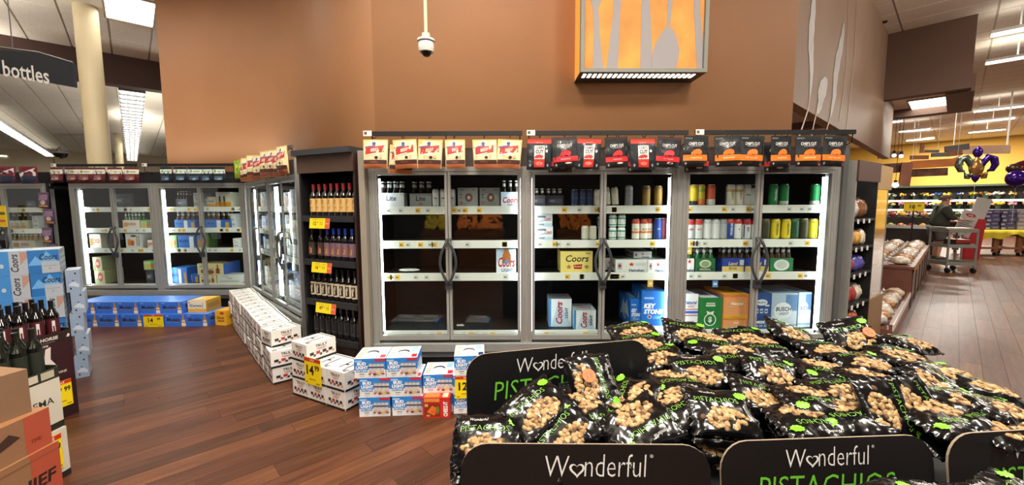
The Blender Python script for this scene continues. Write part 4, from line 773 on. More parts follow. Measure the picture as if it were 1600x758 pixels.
carton_at('light_beer', 858, 893, SHZ[3], .27, .24, 'can_carton', 'pale blue carton standing upright with red vertical script, bottom shelf', v=480, dy=.1)
carton_at('light_beer', 897, 931, SHZ[3], .185, .26, 'can_carton', 'smaller pale blue carton right of the upright one, bottom shelf', v=500)
carton_at('key_blue', 1005, 1046, SHZ[3], .36, .4, 'can_carton', 'tall bright blue beer case with white slanted lettering, bottom shelf', v=470, rz=-.06)
carton_at('key_blue', 985, 1003, SHZ[3], .27, .4, 'can_carton', 'lower blue case left of the tall bright blue one', v=480, dy=.05)
# right cooler: cans
cs = [(1070, 'yellow', [(0, '#d9a42c'), (.9, '#c98f22')], None), (1086, 'yellow_black', [(0, '#2a2622'), (.2, '#d8b930'), (.9, '#c9a52a')], None), (1097, 'tropic', [(0, '#d8702a'), (.3, '#b9a82c'), (.7, '#7a9a34'), (.9, '#cfa52c')], None), (1113, 'orange', [(0, '#d8d4cc'), (.3, '#c9552a'), (.9, '#b8431f')], None),
      (1144, 'cream_gold', [(0, '#d9d4c2'), (.7, '#c2a56a'), (.85, '#d9d4c2')], ('LAGER', '#8a6a3a', True)), (1157, 'cream_gold', None, None), (1169, 'white_black', [(0, '#d9dad8'), (.9, '#c9cac8')], ('PUB', '#1c1c1e', False)), (1181, 'white_black2', [(0, '#dededc'), (.9, '#1c1c1e')], ('R', '#1c1c1e', False)),
      (1211, 'green_can', [(0, '#1f8a4c'), (.9, '#1f8a4c')], ('Heineken', '#e6ece6', True)), (1228, 'green_can2', [(0, '#dfe6df'), (.18, '#1f8a4c'), (.9, '#1f8a4c')], None), (1286, 'green_can2', None, None)]
nm = {'yellow': 'yellow tall can at left edge of top shelf, right cooler', 'yellow_black': 'yellow tall can with black foot, second on top shelf, right cooler', 'tropic': 'green, yellow and orange tall can on top shelf, right cooler', 'orange': 'orange tall can with white foot on top shelf, right cooler', 'white_black': 'white can with black letters left of the middle door frame', 'white_black2': 'white can with black rim just behind the middle door frame', 'green_can': 'green tall can with white vertical lettering on top shelf, right cooler'}
cnt = 0
for u, k, b, tx in cs:
    me = can(k, b, .19, .039, tx, ('#c33', [(.005, .5, .02, .62, .01)]) if k == 'green_can2' else None) if b else CAN[(k, .19, .039)]
    lb = nm.get(k) or {1144: 'cream and gold tall can, left of a pair on top shelf, right cooler', 1157: 'cream and gold tall can, right of a pair on top shelf, right cooler', 1228: 'green tall can with white foot beside the fully lettered green can', 1286: 'green tall can with white foot alone at right end of top shelf'}[u]
    put('beer_can', me, (sx(u), GY+.05, SHZ[0]), 0, lb, 'beer can', 'tall cans, top shelf of right cooler')
wr = [(0, '#c9cacb'), (.8, '#b8392f')]; wp = [(0, '#cfd0d1'), (.85, '#b9babb')]; ye = [(0, '#d9c32a'), (.9, '#c9b222')]; dk = [(0, '#3a3a26'), (.9, '#4a4a2c')]
row = [(1069, 'grey_red', [(0, '#8b8c8e'), (.85, '#a53a34')], None), (1082, 'white_red', wr, ('BUD', '#b33a34', False)), (1095, 'white_red', None, None), (1109, 'pale', wp, None), (1122, 'pale', None, None), (1134, 'pale_dim', [(0, '#9c9da0'), (.85, '#8a8b8d')], None), (1145, 'royal', [(0, '#24408f'), (.88, '#b33a34')], ('PREMIUM', '#c9d0e6', True)), (1157, 'white_redtop', [(0, '#d6d6d6'), (.85, '#b33a34')], ('B', '#a04a44', False)), (1171, 'ice', [(0, '#d9dadc'), (.8, '#b8303a')], ('ICE', '#16181c', True)), (1186, 'ice', None, None),
       (1201, 'olive', dk, None), (1217, 'twist', ye, ('TWISTED', '#2a2a18', True)), (1234, 'twist', None, None), (1247, 'dark_green', [(0, '#1f4a2c'), (.9, '#2a5a34')], None), (1262, 'olive', None, None), (1279, 'twist_v', ye, None)]
rn = {}
for u, k, b, tx in row:
    me = can(k, b, .185, .039, tx, ('#26261a', [(-.02, .85, .005, .1, .008)]) if k == 'twist_v' else (('#1d2f6e', [(-.034, .1, -.034, .7, .005)]) if k == 'ice' else None)) if b else CAN[(k, .185, .039)]
    i = row.index((u, k, b, tx))
    d = {'grey_red': 'grey can with red rim', 'white_red': 'white can with red rim', 'pale': 'plain silvery can', 'pale_dim': 'dim silver can', 'royal': 'royal blue can', 'white_redtop': 'white can with small red letter', 'ice': 'white can with big black letters', 'olive': 'dark olive can', 'twist': 'bright yellow can with black lettering', 'dark_green': 'dark green can', 'twist_v': 'yellow can with black slash'}[k]
    put('beer_can', me, (sx(u), GY+.05, SHZ[1]), 0, f'{d}, {ORD[i]} from left on second shelf of the right cooler', 'beer can', 'tall cans, second shelf of right cooler')
    # the can standing right behind it
    put('beer_can', me, (sx(u), GY+.13, SHZ[1]), .3, f'{d} in the rear row, {ORD[i]} from left, right cooler', 'beer can', 'rear cans, second shelf of right cooler')
for i, (kd, bk, u0, u1, nx, lb) in enumerate((('hein_six', 'green', 1066, 1085, 2, 'white six-pack with red star and green bottles at left of third shelf'), ('green_six', 'green', 1087, 1118, 3, 'dark green six-pack carrier with round label on third shelf'), ('edge_six', 'blue_neck', 1129, 1163, 4, 'blue and cream six-pack, left of the two by the middle frame'), ('edge_six', 'blue_neck', 1165, 1202, 4, 'blue and cream six-pack, right of the two by the middle frame'), ('white_green_six', 'brown', 1204, 1240, 4, 'green pack with white oval and brown bottles on third shelf'), ('white_green_six', 'brown', 1262, 1292, 3, 'green pack with white oval at the right end of third shelf'))):
    pack_at(kd, bk, u0, u1, SHZ[2], .125, .14, nx, 2, lb, v=400, bh=.228, dy=.07 if i == 5 else 0)
for kd, u0, u1, h, z, dy, lb in (('natural', 1064, 1091, .335, 0, 0, 'white beer case with blue script and blue stripe, bottom shelf left'), ('money_green', 1092, 1129, .3, 0, 0, 'green beer case with white money bag picture, bottom shelf'), ('berry_orange', 1130, 1170, .23, .1, 0, 'orange beer case with white script, standing on a second orange case'), ('berry_orange', 1130, 1170, .098, 0, 0, 'lower orange case under the orange beer case, bottom shelf'),
      ('busch_blue', 1175, 1205, .23, .1, 0, 'dark blue beer case with white round emblem, upper of two'), ('busch_blue', 1175, 1205, .098, 0, 0, 'dark blue beer case under the upper dark blue one'), ('busch_light', 1206, 1246, .335, 0, .02, 'pale blue case with white circle, left of two on bottom shelf'), ('busch_light', 1248, 1290, .335, 0, .05, 'pale blue case with white circle, right of two by end post')):
    carton_at(kd, u0, u1, SHZ[3]+z, h, .38, 'beer_case', lb, 'beer case', v=470, dy=dy)
for u, z, c in ((1017, SHZ[2]-.1, '#e8b54a'), (1119, SHZ[2]-.105, '#4f8fd8'), (1076, SHZ[1]-.1, '#f2c43a')):
    MB().box((-.025, -.002, -.03), (.025, 0, .03), c).box((-.015, -.003, -.01), (.015, -.002, .01), '#f0ead8').build('sale_tag', MAIN[1 if u < 1062 else 2], (sx(u)-mx[1 if u < 1062 else 2], .105, z))
for o in bpy.data.objects:
    if o.name.startswith('beer_can') and o.location.y < 5:
        for i in range(3):
            if mx[i]-.06 < o.location.x < mx[i+1]+.06 and abs(o.location.x-(mx[i]+mx[i+1])/2) < .72: o.location.x = min(max(o.location.x, mx[i]+.064), mx[i+1]-.064)
        o.location.z += .001
# ---- hanging snack bags of the main run
for us, nm_, kinds, tone in ((BEEFU, 'pale yellow', ['beef']*6, ''), (RU, 'black', ['cut_white', 'cut_red']*3, ''), (OU, 'black', ['cut_orange']*6, '')):
    for i, u in enumerate(us):
        k = kinds[i]; v0 = {'beef': 222, 'cut_white': 221, 'cut_red': 218, 'cut_orange': 216}[k]; p = P(u, v0, YR-.082)
        lb = {'beef': f'pale yellow snack bag with red banner, {ORD[i]} from left on its rail', 'cut_white': f'black snack bag with white panel and red top, {ORD[i//2]} of three', 'cut_red': f'black snack bag with red band and red bull, {ORD[i//2]} of three', 'cut_orange': f'black snack bag with orange band, {ORD[i]} from left on its rail'}[k]
        t = [.0, -.03, .02, -.04, .0, .03][i]*(1 if k != 'cut_red' else 2)
        w_ = .205 if k != 'beef' else .2
        if k == 'beef' and i == 3: w_ = .165
        hang(k, 'snack_bag', p, w_, .235 if k == 'beef' else .25, lb, group={'beef': 'yellow meat snack bags', 'cut_white': 'red topped meat snack bags', 'cut_red': 'red band meat snack bags', 'cut_orange': 'orange band meat snack bags'}[k], rz=[.05, -.1, .04, .25, -.05, .08][i], seed=i % 3, tilt=t)
p = P(612, 226, YR+.0); hang('beef', 'snack_bag', p+Vector((.09, 0, -.03)), .2, .235, 'pale yellow snack bag slipped low behind the second bag', group='yellow meat snack bags', rz=.3, seed=2, tilt=.06)
for i, u in enumerate((874, 999, 1088, 1214)):
    p = P(u, 222, YR-.03); hang('cut_red', 'snack_bag', p+Vector((0, 0, -.02)), .2, .25, f'black snack bag hanging behind the front row, {ORD[i]} of four', group='rear meat snack bags', rz=-.1, seed=1)
# ---- wine
def wine(kind, i, xs, z, d, y=.06):
    for j, x in enumerate(xs):
        q = WRM @ Vector((x, y, z+.001)); put('wine_bottle', bottle(kind), q, WRY, f'{d}, {ORD[j]} from left, {SN[i]} rack shelf', 'wine bottle', f'bottles on the {SN[i]} rack shelf')
wl = lambda a, b, n: [a+(b-a)*k/(n-1) for k in range(n)]
wine('zin', 0, [.115+.0775*k for k in range(8)], WZ[0], 'dark wine bottle with tan label and red cap')
wine('art_dark', 1, [.07, .19], WZ[1], 'dark-capped wine bottle with picture label'); wine('art_blue', 1, [.275, .355, .425, .505, .59, .67], WZ[1], 'blue-capped wine bottle with picture label')
wine('framed', 2, [.068+.0765*k for k in range(9)], WZ[2], 'black wine bottle with framed figure label')
wine('black', 3, [.09+.08*k for k in range(8)], WZ[3], 'all-black wine bottle with faint label')
for j, x in enumerate((.34, .5, .66)):
    q = WRM @ Vector((x, .17, WZ[3]+.001)); put('wine_bottle', bottle('black'), q, WRY, f'all-black wine bottle at the back of bottom rack shelf, {ORD[j]} of three', 'wine bottle', 'rear bottles on the bottom rack shelf')
# ================================================================ FAR COOLERS
FY = BANK+.14
def far(kind, u0, u1, s, h, lb, dy=0., d=.2, z=0., rz=0.): return carton_at(kind, u0, u1, SHZ[s]+z, h, d, 'can_carton' if 'case' not in lb else 'case', lb, 'carton', Y=FY, dy=dy, rz=rz, v=360)
def farpack(kind, bk, u0, u1, s, nx, lb, dy=0.): return pack_at(kind, bk, u0, u1, SHZ[s], .12, .14, nx, 2, lb, Y=FY, dy=dy, v=350)
farpack('red_seltzer', 'green', 192, 218, 1, 5, 'white and red pack of green bottles on second far shelf'); far('green_case', 220, 237, 1, .12, 'small pale green carton beside the pack of green bottles')
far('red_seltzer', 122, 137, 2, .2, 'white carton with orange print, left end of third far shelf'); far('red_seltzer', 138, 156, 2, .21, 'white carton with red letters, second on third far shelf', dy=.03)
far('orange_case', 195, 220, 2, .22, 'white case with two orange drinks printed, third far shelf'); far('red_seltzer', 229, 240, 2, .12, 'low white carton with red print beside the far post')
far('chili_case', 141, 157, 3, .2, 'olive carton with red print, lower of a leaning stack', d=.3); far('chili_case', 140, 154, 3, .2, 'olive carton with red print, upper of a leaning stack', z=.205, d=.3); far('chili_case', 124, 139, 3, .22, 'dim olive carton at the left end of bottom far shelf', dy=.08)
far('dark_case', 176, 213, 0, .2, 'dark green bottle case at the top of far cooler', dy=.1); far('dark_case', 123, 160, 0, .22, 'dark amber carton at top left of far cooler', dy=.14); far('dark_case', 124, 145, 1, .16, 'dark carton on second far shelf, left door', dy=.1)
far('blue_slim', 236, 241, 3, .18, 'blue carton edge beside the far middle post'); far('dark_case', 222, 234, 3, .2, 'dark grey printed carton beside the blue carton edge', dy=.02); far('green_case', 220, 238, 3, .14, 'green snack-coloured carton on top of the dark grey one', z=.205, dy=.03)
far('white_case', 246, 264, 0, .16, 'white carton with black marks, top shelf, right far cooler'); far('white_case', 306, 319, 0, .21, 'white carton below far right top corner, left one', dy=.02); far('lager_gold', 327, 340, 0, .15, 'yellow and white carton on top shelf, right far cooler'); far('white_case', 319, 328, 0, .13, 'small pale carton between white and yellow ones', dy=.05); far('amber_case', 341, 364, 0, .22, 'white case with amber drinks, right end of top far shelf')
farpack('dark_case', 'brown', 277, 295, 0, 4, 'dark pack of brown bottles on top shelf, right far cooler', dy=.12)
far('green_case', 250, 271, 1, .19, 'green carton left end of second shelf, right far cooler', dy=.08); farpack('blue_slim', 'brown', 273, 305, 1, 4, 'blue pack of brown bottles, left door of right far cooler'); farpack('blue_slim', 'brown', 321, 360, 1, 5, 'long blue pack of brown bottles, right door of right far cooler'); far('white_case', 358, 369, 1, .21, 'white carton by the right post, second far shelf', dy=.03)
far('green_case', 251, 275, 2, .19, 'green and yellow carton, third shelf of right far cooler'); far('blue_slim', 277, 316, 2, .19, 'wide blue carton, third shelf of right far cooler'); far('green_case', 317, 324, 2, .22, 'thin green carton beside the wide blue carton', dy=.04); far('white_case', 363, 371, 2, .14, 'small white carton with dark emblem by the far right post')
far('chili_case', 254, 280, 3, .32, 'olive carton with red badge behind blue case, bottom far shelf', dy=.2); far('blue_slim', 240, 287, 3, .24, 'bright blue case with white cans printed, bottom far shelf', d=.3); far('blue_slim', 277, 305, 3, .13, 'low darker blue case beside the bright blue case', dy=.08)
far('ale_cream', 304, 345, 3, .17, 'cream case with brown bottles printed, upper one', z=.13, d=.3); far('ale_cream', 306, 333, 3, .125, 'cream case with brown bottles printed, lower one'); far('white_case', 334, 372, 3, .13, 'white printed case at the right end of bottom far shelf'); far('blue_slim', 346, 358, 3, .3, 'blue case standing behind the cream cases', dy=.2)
# coolers at the far left
far('dark_case', 46, 60, 0, .1, 'dark carton on top shelf of the leftmost far cooler', dy=.1)
for i, u in enumerate((19, 28, 37)): farpack('amber_case', 'brown', u-4, u+4, 1, 1, f'small amber jar pack, {ORD[i]} of three in leftmost far cooler')
far('white_case', 52, 61, 1, .19, 'white carton beside the amber jars in leftmost cooler')
farpack('red_seltzer', 'clear', 15, 52, 2, 6, 'white pack of yellow-capped bottles in leftmost far cooler')
# ---- angled cooler stock
rng = random.Random(11); kk = ['white_case', 'white_case', 'lite', 'white_case', 'blue_slim', 'light_six', 'ale_cream', 'orange_case']
n = 0
for s in range(4):
    x = .09
    while x < OBL-.22:
        w_ = rng.choice([.15, .2, .24]); h = rng.choice([.15, .18, .21]) if s < 3 else rng.choice([.22, .28, .36]); k = rng.choice(kk)
        if s == 3 and x > OBL*.5: k = rng.choice(['blue_slim', 'light_beer', 'busch_blue'])
        if s == 2 and .5 < x < .75: k = 'banquet'
        if not (OBL/2-.08 < x+w_ and x < OBL/2+.07):
            q = OBM @ Vector((x+w_/2, .14+.14, SHZ[s])); j = n
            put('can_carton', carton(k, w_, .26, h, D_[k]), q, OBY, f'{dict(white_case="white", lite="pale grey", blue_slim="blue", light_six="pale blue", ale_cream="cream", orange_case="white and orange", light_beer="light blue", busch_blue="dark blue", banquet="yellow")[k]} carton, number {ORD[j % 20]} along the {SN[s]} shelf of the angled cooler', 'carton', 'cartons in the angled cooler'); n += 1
            x += w_+.015
        else: x += .03
    n = 0
# ---- bags on the far rails and the slanting rail
bw = .0
for i, u in enumerate((88, 112, 133, 154, 179, 205)):
    hang('red_band', 'snack_bag', P(u, 264, YB-.083), .2, .2, f'dark red snack bag with white band, {ORD[i]} from left on far rail', group='dark red snack bags', seed=i % 3, rz=.1*(i % 3-1))
for i, u in enumerate((259, 281, 304, 322, 341)):
    hang('blue_band', 'snack_bag', P(u, 263, YB-.083), .185, .22, f'dark blue snack bag with white band, {ORD[i]} from left on far rail', group='dark blue snack bags', seed=i % 3, rz=.12*(i % 3-1))
for i, u in enumerate((10, 43)): hang('red_blue', 'snack_bag', P(u, 262, 5.75), .25, .24, f'red and navy snack bag at far left, {["left", "right"][i]} one', group='red and navy bags', seed=i)
q = Vector((fx[1]+.05, 5.86, 0)); sr_ = empty('clip_strip', (q.x, q.y, 1.95), 0, 'black clip strip of small bags between two far coolers', 'display strip')
MB().box((-.02, 0, -1.3), (.02, .01, 0), 'black').box((-.02, .01, -.1), (.02, .5, -.06), 'black').build('strip', sr_)
for i, z in enumerate((1.68, 1.45, 1.18, .95)):
    hang('strip_purple', 'snack_bag', (q.x+(.03 if i % 2 else -.02), q.y-.04, z+.1), .15, .22, f'small purple snack bag, {ORD[i]} from top on the clip strip', group='bags on clip strip', seed=i % 2)
    MB().box((-.06+(i % 2)*.06, -.02, z-1.95-.02), (-.0+(i % 2)*.06, -.015, z-1.95+.06), '#f0cf2a').build('price_tag', sr_)
rng = random.Random(6)
for i in range(14):
    g = i < 3; q = OBM @ Vector((.12+i*.16, -.1+rng.uniform(-.02, .02), 2.19+rng.uniform(-.015, .015)))
    t = hang('green_snack' if g else 'beef', 'snack_bag', q, .15 if g else .185, .24 if g else .29, f'{"bright green" if g else "pale brown"} snack bag, {ORD[i]} along the slanting rail from the far end', group='bags on the slanting rail', rz=OBY+(.85 if g else .8 if i < 7 else .35)+rng.uniform(-.15, .15), seed=i % 3, th=.075, tilt=rng.uniform(-.07, .07))
p = P(4, 338, 5.78); mb = MB().box((-.06, -.004, -.15), (.06, 0, .15), '#e8c81c').box((-.04, -.005, .02), (.04, -.004, .06), '#6a5c1c').box((-.04, -.005, -.08), (.04, -.004, -.05), '#c9502c')
put('price_sign', mb.mesh('price_sign'), p, 0, 'yellow tag at the left edge by the leftmost far cooler', 'price sign')
# ================================================================ STACKS ON THE FLOOR
def stand(o): o.location.z += .0005; return o
def sign_on(parent_label, loc, rz, w, h, big, small, label, tilt=0.):
    mb = MB().box((-w/2, -.003, 0), (w/2, 0, h), '#f2d713'); f = Face(mb, (-w/2, -.003, 0), (1, 0, 0), (0, 0, 1), w, h)
    f.draw([('r', 0, .86, 1, 1, '#c8361f'), ('t', 'SALE', .5, .93, .08, '#f0dcc8', .4, .02, 0), ('t', big, .36, .55, .36, '#241f14', .5, .03, 0), ('t', small, .78, .66, .2, '#241f14', .3, .03, 0), ('r', .3, .2, .7, .23, '#8a7a1c'), ('r', .7, .07, .92, .1, '#6a5c1c'), ('r', .08, .07, .2, .1, '#6a5c1c')])
    o = mb.build('price_sign', None, loc, rz); o.rotation_euler = (tilt, 0, rz); return tag(o, label, 'price sign')
# hard-seltzer cartons along the angled cooler
TY = math.atan2(-.754, .657); TA = Vector((-3.885, 5.52, 0)); TM = Matrix.Translation(TA) @ Matrix.Rotation(TY, 4, 'Z'); rng = random.Random(2)
TH = .15
for k in range(13):
    for l in range(3 if k <= 10 else 2):
        q = TM @ Vector((.1+.203*k, .135+rng.uniform(-.008, .012), TH*l)); put('seltzer_carton', carton('seltzer_white', .2, .27, TH-.001, D_['seltzer_white']), q, TY+rng.uniform(-.006, .006), f'white fruit seltzer carton, {["bottom", "middle", "top"][l]} layer, {ORD[k]} from the far end of the slanting row', 'carton', 'white seltzer cartons in the slanting row')
q = TM @ Vector((.1+.2*11+.08, .15, TH*2)); put('seltzer_carton', carton('seltzer_white', .2, .27, TH-.001, D_['seltzer_white']), q, TY+.22, 'white fruit seltzer carton turned askew on top near the end of slanting row', 'carton')
FY_ = -R(28); FA = Vector((-1.87, 3.36, 0)); FM = Matrix.Translation(FA) @ Matrix.Rotation(FY_, 4, 'Z')
for k in range(3):
    for l in range(2 + (k == 0)):
        q = FM @ Vector((.107+.215*k+(0.004*l), .135, TH*l*1.03)); put('seltzer_carton', carton('seltzer_white', .21, .27, TH*1.03-.001, D_['seltzer_white']), q, FY_+rng.uniform(-.005, .005)-(.05 if l == 2 else 0), f'white fruit seltzer carton of the front stack, {["bottom", "middle", "top"][l]} layer, {ORD[k]} from left', 'carton', 'white seltzer cartons of the front stack')
q = FM @ Vector((.29, -.012, .145)); sign_on(None, q, FY_, .2, .225, '14', '99', 'yellow 14.99 price sign on the white seltzer cartons')
# blue and white seltzer cartons, four columns
SY = R(3.5); SA = Vector((-1.16, 2.97, 0)); SM = Matrix.Translation(SA) @ Matrix.Rotation(SY, 4, 'Z')
for k in range(4):
    for l in range(3):
        if k == 2 and l == 2: continue
        q = SM @ Vector((.118+.236*k-(.035 if l == 2 and k < 2 else 0)+rng.uniform(-.006, .006), .13+(.03 if k == 2 else 0), .152*l)); kd = 'seltzer_navy' if k == 3 and l == 2 else 'seltzer_blue'
        put('seltzer_carton', carton(kd, .23, .25, .151, D_[kd]), q, SY+(.02 if l == 2 else 0), f'blue and white seltzer carton, {["bottom", "middle", "top"][l]} of column {ORD[k]} from left' if kd == 'seltzer_blue' else 'blue and white seltzer carton with navy tab, alone at the top right', 'carton', 'blue and white seltzer cartons')
q = SM @ Vector((.236*3+.1, -.012, .13)); sign_on(None, q, SY, .17, .175, '12', '99', 'yellow price sign half hidden between blue cartons and black display')
p = G(683, 650); put('cracker_box', carton('crackers', .205, .085, .158, D_['crackers']), (p.x, p.y+.012, 0), R(1), 'red box of cheese crackers standing in front of blue cartons', 'cracker box')
# blue beer cases before the far coolers
y0 = 5.34
for i, u in enumerate((118, 153, 188, 222, 257, 291)):
    x = P(u, 500, y0).x; put('beer_case', carton('lager_blue', .288, .4, .165, D_['lager_blue']), (x+.146, y0+.2, 0), R([1, -1, 0, 1, 0, -1][i]), f'blue beer case, {ORD[i]} from left in the bottom row by far coolers', 'beer case', 'blue beer cases')
for i, u in enumerate((115, 149, 183, 217, 250)):
    x = P(u, 478, y0+.03).x; put('beer_case', carton('lager_blue', .284, .4, .16, D_['lager_blue']), (x+.146, y0+.23, .166), R([0, 1, -1, 0, 1][i]), f'blue beer case, {ORD[i]} from left in the top row by far coolers', 'beer case', 'blue beer cases')
x = P(292, 478, y0+.1).x; put('beer_carton', carton('lager_gold', .24, .3, .16, D_['lager_gold']), (x+.13, y0+.25, .166), R(2), 'white and gold beer carton on the right end of blue cases', 'carton')
sign_on(None, (P(239, 500, y0-.02).x, y0-.012, .0), 0, .26, .165, '14', '99', 'yellow 14.99 price sign before the blue beer cases')
p = G(362, 507); put('beer_carton', carton('bock_yellow', .17, .2, .2, D_['bock_yellow']), (p.x-.1, p.y+.06, 0), R(-8), 'yellow beer carton standing behind the slanting white row', 'carton')
mb = MB().box((-.06, -.012, 0), (.0, .012, .004), '#d9dde0').box((-.01, -.02, .001), (.05, .0, .006), '#c9d2da'); put('paper_scrap', mb.mesh('scrap'), G(140, 507)+Vector((0, -.06, 0)), .3, 'scrap of white paper on floor below blue cases', 'paper')
# pale blue carton stack at the far left, faces along the store grid
SC0 = P(96, 430, 3.62); SC0.z = 0
for c in range(2):
    wv = .185; q = SC0+E1*(-wv/2-(1-c)*(wv+.004))-E2*.17
    for l in range(6):
        kd = 'light_blue_end' if c == 0 or l == 3 else 'light_blue_stack'
        put('can_carton', carton(kd, wv, .34, .203, D_[kd]), q+E2*rng.uniform(-.006, .006)+Vector((0, 0, .204*l)), YAW1+R(rng.uniform(-1, 1)), f'blue and silver can carton, {["left", "right"][c]} column, {ORD[5-l]} from top', 'carton', 'blue and silver carton stack')
D_['dotted'] = plain('#93a5be', [('c', .3+.4*((i*7) % 3)/2, .16+.34*i, .07, .045, INK) for i in range(3)]+[('p', [(.1, .3), (.5, .5), (.9, .35), (.9, .2), (.4, .28)], '#c4cedb')]+[('r', 0, .46, 1, .5, '#8fa6c4')], '#b4becb', '#b9c4d2')
for l in range(5):
    q = SC0+E1*(.06+.02*(l % 2))-E2*(.2); put('can_carton', carton('dotted', .09, .25, .203, D_['dotted']), q+Vector((0, 0, .204*l)), YAW1, f'pale carton with dark dots behind the blue stack, {ORD[4-l]} from top', 'carton', 'dotted pale cartons')
# wine cases, faces along the store grid
D_['wine_maroon'] = dict(base='#32141b', front=[('p', [(.5, .1), (.54, .4), (.48, .62), (.58, .7), (.6, .88), (.68, .92), (.66, .6), (.74, .4), (.7, .1), (.64, .1), (.64, .36), (.58, .36), (.57, .1)], '#d9d2cc'), ('t', 'WINE', .8, .2, .06, '#d9d2cc', .2, .02, 0), ('t', 'DARK HORSE', .5, .96, .05, '#d9d2cc', .5, .02, .1)], side=None, top=[('r', 0, 0, 1, 1, '#1c0d10')])
D_['wine_maroon_low'] = dict(base='#2a1519', front=[('r', .2, .6, .6, .64, '#5a3a3c')], top=None)
D_['crema'] = dict(base='#cfcabb', front=[('t', 'CREMA', .64, .6, .13, '#2a2820', .6, .005, 0), ('c', .5, .46, .03, .03, '#2a2820'), ('t', 'PINOT NOIR', .5, .33, .04, '#a99f88', .4, 0, 0), ('r', 0, 0, 1, .13, '#22231c'), ('r', .05, .04, .4, .08, '#55543f')], top=[('r', 0, 0, 1, 1, '#c4bfae')])
D_['chief'] = dict(base='#8a6548', front=[('r', .7, 0, 1, 1, '#a54a34'), ('t', 'CHIEF', .68, .5, .22, '#2a1c18', .56, .03, .1), ('r', 0, .88, 1, .9, '#7a5233')], top=[('r', 0, 0, 1, 1, '#9a6a45')])
D_['chief_print'] = dict(base='#8a6548', front=[('r', .74, 0, 1, 1, '#a54a34'), ('p', [(0, .45), (.2, .7), (.4, .5), (.6, .75), (.7, .55), (.5, .4), (.2, .35)], '#3a2620'), ('r', .1, .12, .3, .2, '#3a2620'), ('t', 'THE', .84, .3, .1, '#7a2a1c', .14, .02, 0)], top=[('r', 0, 0, 1, 1, '#9a6a45')])
def axes(yaw): return Vector((math.cos(yaw), math.sin(yaw), 0)), Vector((math.sin(yaw), -math.cos(yaw), 0))   # along the shown face, and out of it
def grid_case(kind, corner, yaw, w, d, h, z, label):   # corner = far front bottom corner of the shown face
    ex, en = axes(yaw); c = Vector(corner).to_3d()-ex*(w/2)-en*(d/2); return put('wine_case', carton(kind, w, d, h, D_[kind]), (c.x, c.y, z), yaw, label, 'wine case')
YD, YC, YH = R(80), R(91), R(92)
DK = (-3.39, 3.07); grid_case('wine_maroon_low', DK, YD, .4, .3, .3, 0, 'dark maroon wine case on the floor with yellow tag'); grid_case('wine_maroon', DK, YD, .4, .3, .29, .301, 'maroon wine case with white horse figure, upper of two')
def tray(corner, yaw, w, d, h, z, key, label, ops, name='bottle_tray'):
    ex, en = axes(yaw); c = Vector(corner).to_3d()-ex*(w/2)-en*(d/2); mb = MB(); t_ = .008
    mb.box((-w/2, -d/2, 0), (w/2, d/2, t_), key).box((-w/2, -d/2, t_), (w/2, -d/2+t_, h), key).box((-w/2, d/2-t_, t_), (w/2, d/2, h*1.6), key).box((-w/2, -d/2+t_, t_), (-w/2+t_, d/2-t_, h*1.2), key).box((w/2-t_, -d/2+t_, t_), (w/2, d/2-t_, h*1.2), key)
    Face(mb, (-w/2, -d/2, 0), (1, 0, 0), (0, 0, 1), w, h).draw(ops); return put(name, mb.mesh(name), (c.x, c.y, z), yaw, label, 'tray'), c
def fill(kind, c, yaw, w, d, z, nx, ny, dsc, grp):
    ex, en = axes(yaw)
    for j in range(ny):
        for i in range(nx):
            p = Vector((c.x, c.y, z+.009))+ex*(-w/2+w/nx*(i+.5))+en*(d/2-d/ny*(j+.5)); put('wine_bottle', bottle(kind), p, yaw-R(25), f'{dsc}, {ORD[i]} from left in {["front", "second", "back"][j]} row', 'wine bottle', grp)
def tag_at(corner, yaw, back, z, w, h, big, label):
    ex, en = axes(yaw); q = Vector(corner).to_3d()-ex*back+en*.006; q.z = z; sign_on(None, q, yaw, w, h, big, '99', label)
_, c = tray(DK, YD, .4, .3, .07, .592, '#2a1a18', 'open maroon tray of dark wine bottles on top', [('t', 'DARK HORSE', .55, .5, .36, '#d9d2cc', .62, .03, .1), ('r', .5, .1, .75, .14, '#8a7a74'), ('p', [(.92, .3), (.95, .7), (.98, .5), (.96, .3)], '#d9d2cc')])
fill('horse', c, YD, .36, .27, .592, 4, 3, 'dark bottle with white horse label in maroon tray', 'dark horse-label bottles')
tag_at(DK, YD, .1, .09, .13, .2, '7', 'yellow tag on the maroon wine case on floor')
CK = (-2.66, 2.33); grid_case('crema', CK, YC, .36, .3, .3, 0, 'cream wine case with dark foot band, bottom of the pair'); grid_case('crema', (-2.675, 2.335), YC, .36, .3, .3, .301, 'cream wine case with dark lettering, upper of the pair')
_, c = tray((-2.675, 2.335), YC, .36, .3, .06, .602, '#2a2a20', 'dark open tray of green-black bottles on the cream cases', [('r', .52, .2, .7, .9, '#c9c2ae'), ('r', .74, .2, .93, .9, '#b9b49c')])
fill('gold_ring', c, YC, .32, .27, .602, 4, 3, 'green-black bottle with gold rings on cream cases', 'green-black bottles')
tag_at(CK, YC, .1, .07, .12, .21, '20', 'yellow tag with red top on the lower cream case')
HK = (-2.25, 1.93); D_['tan'] = dict(base='#7d6048', front=None, top=[('r', 0, 0, 1, 1, '#86623f')])
grid_case('tan', HK, YH, .4, .3, .155, 0, 'plain tan case on the floor under the lettered one'); grid_case('chief', HK, YH, .42, .3, .29, .156, 'tan case with black capital lettering, bottom front left'); grid_case('chief_print', (-2.262, 1.915), YH, .42, .3, .18, .447, 'tan case with orange edge and dark print, second from floor')
grid_case('tan', (-2.29, 1.87), R(80), .4, .27, .21, .628, 'plain tan cardboard case on top of the tan stack')
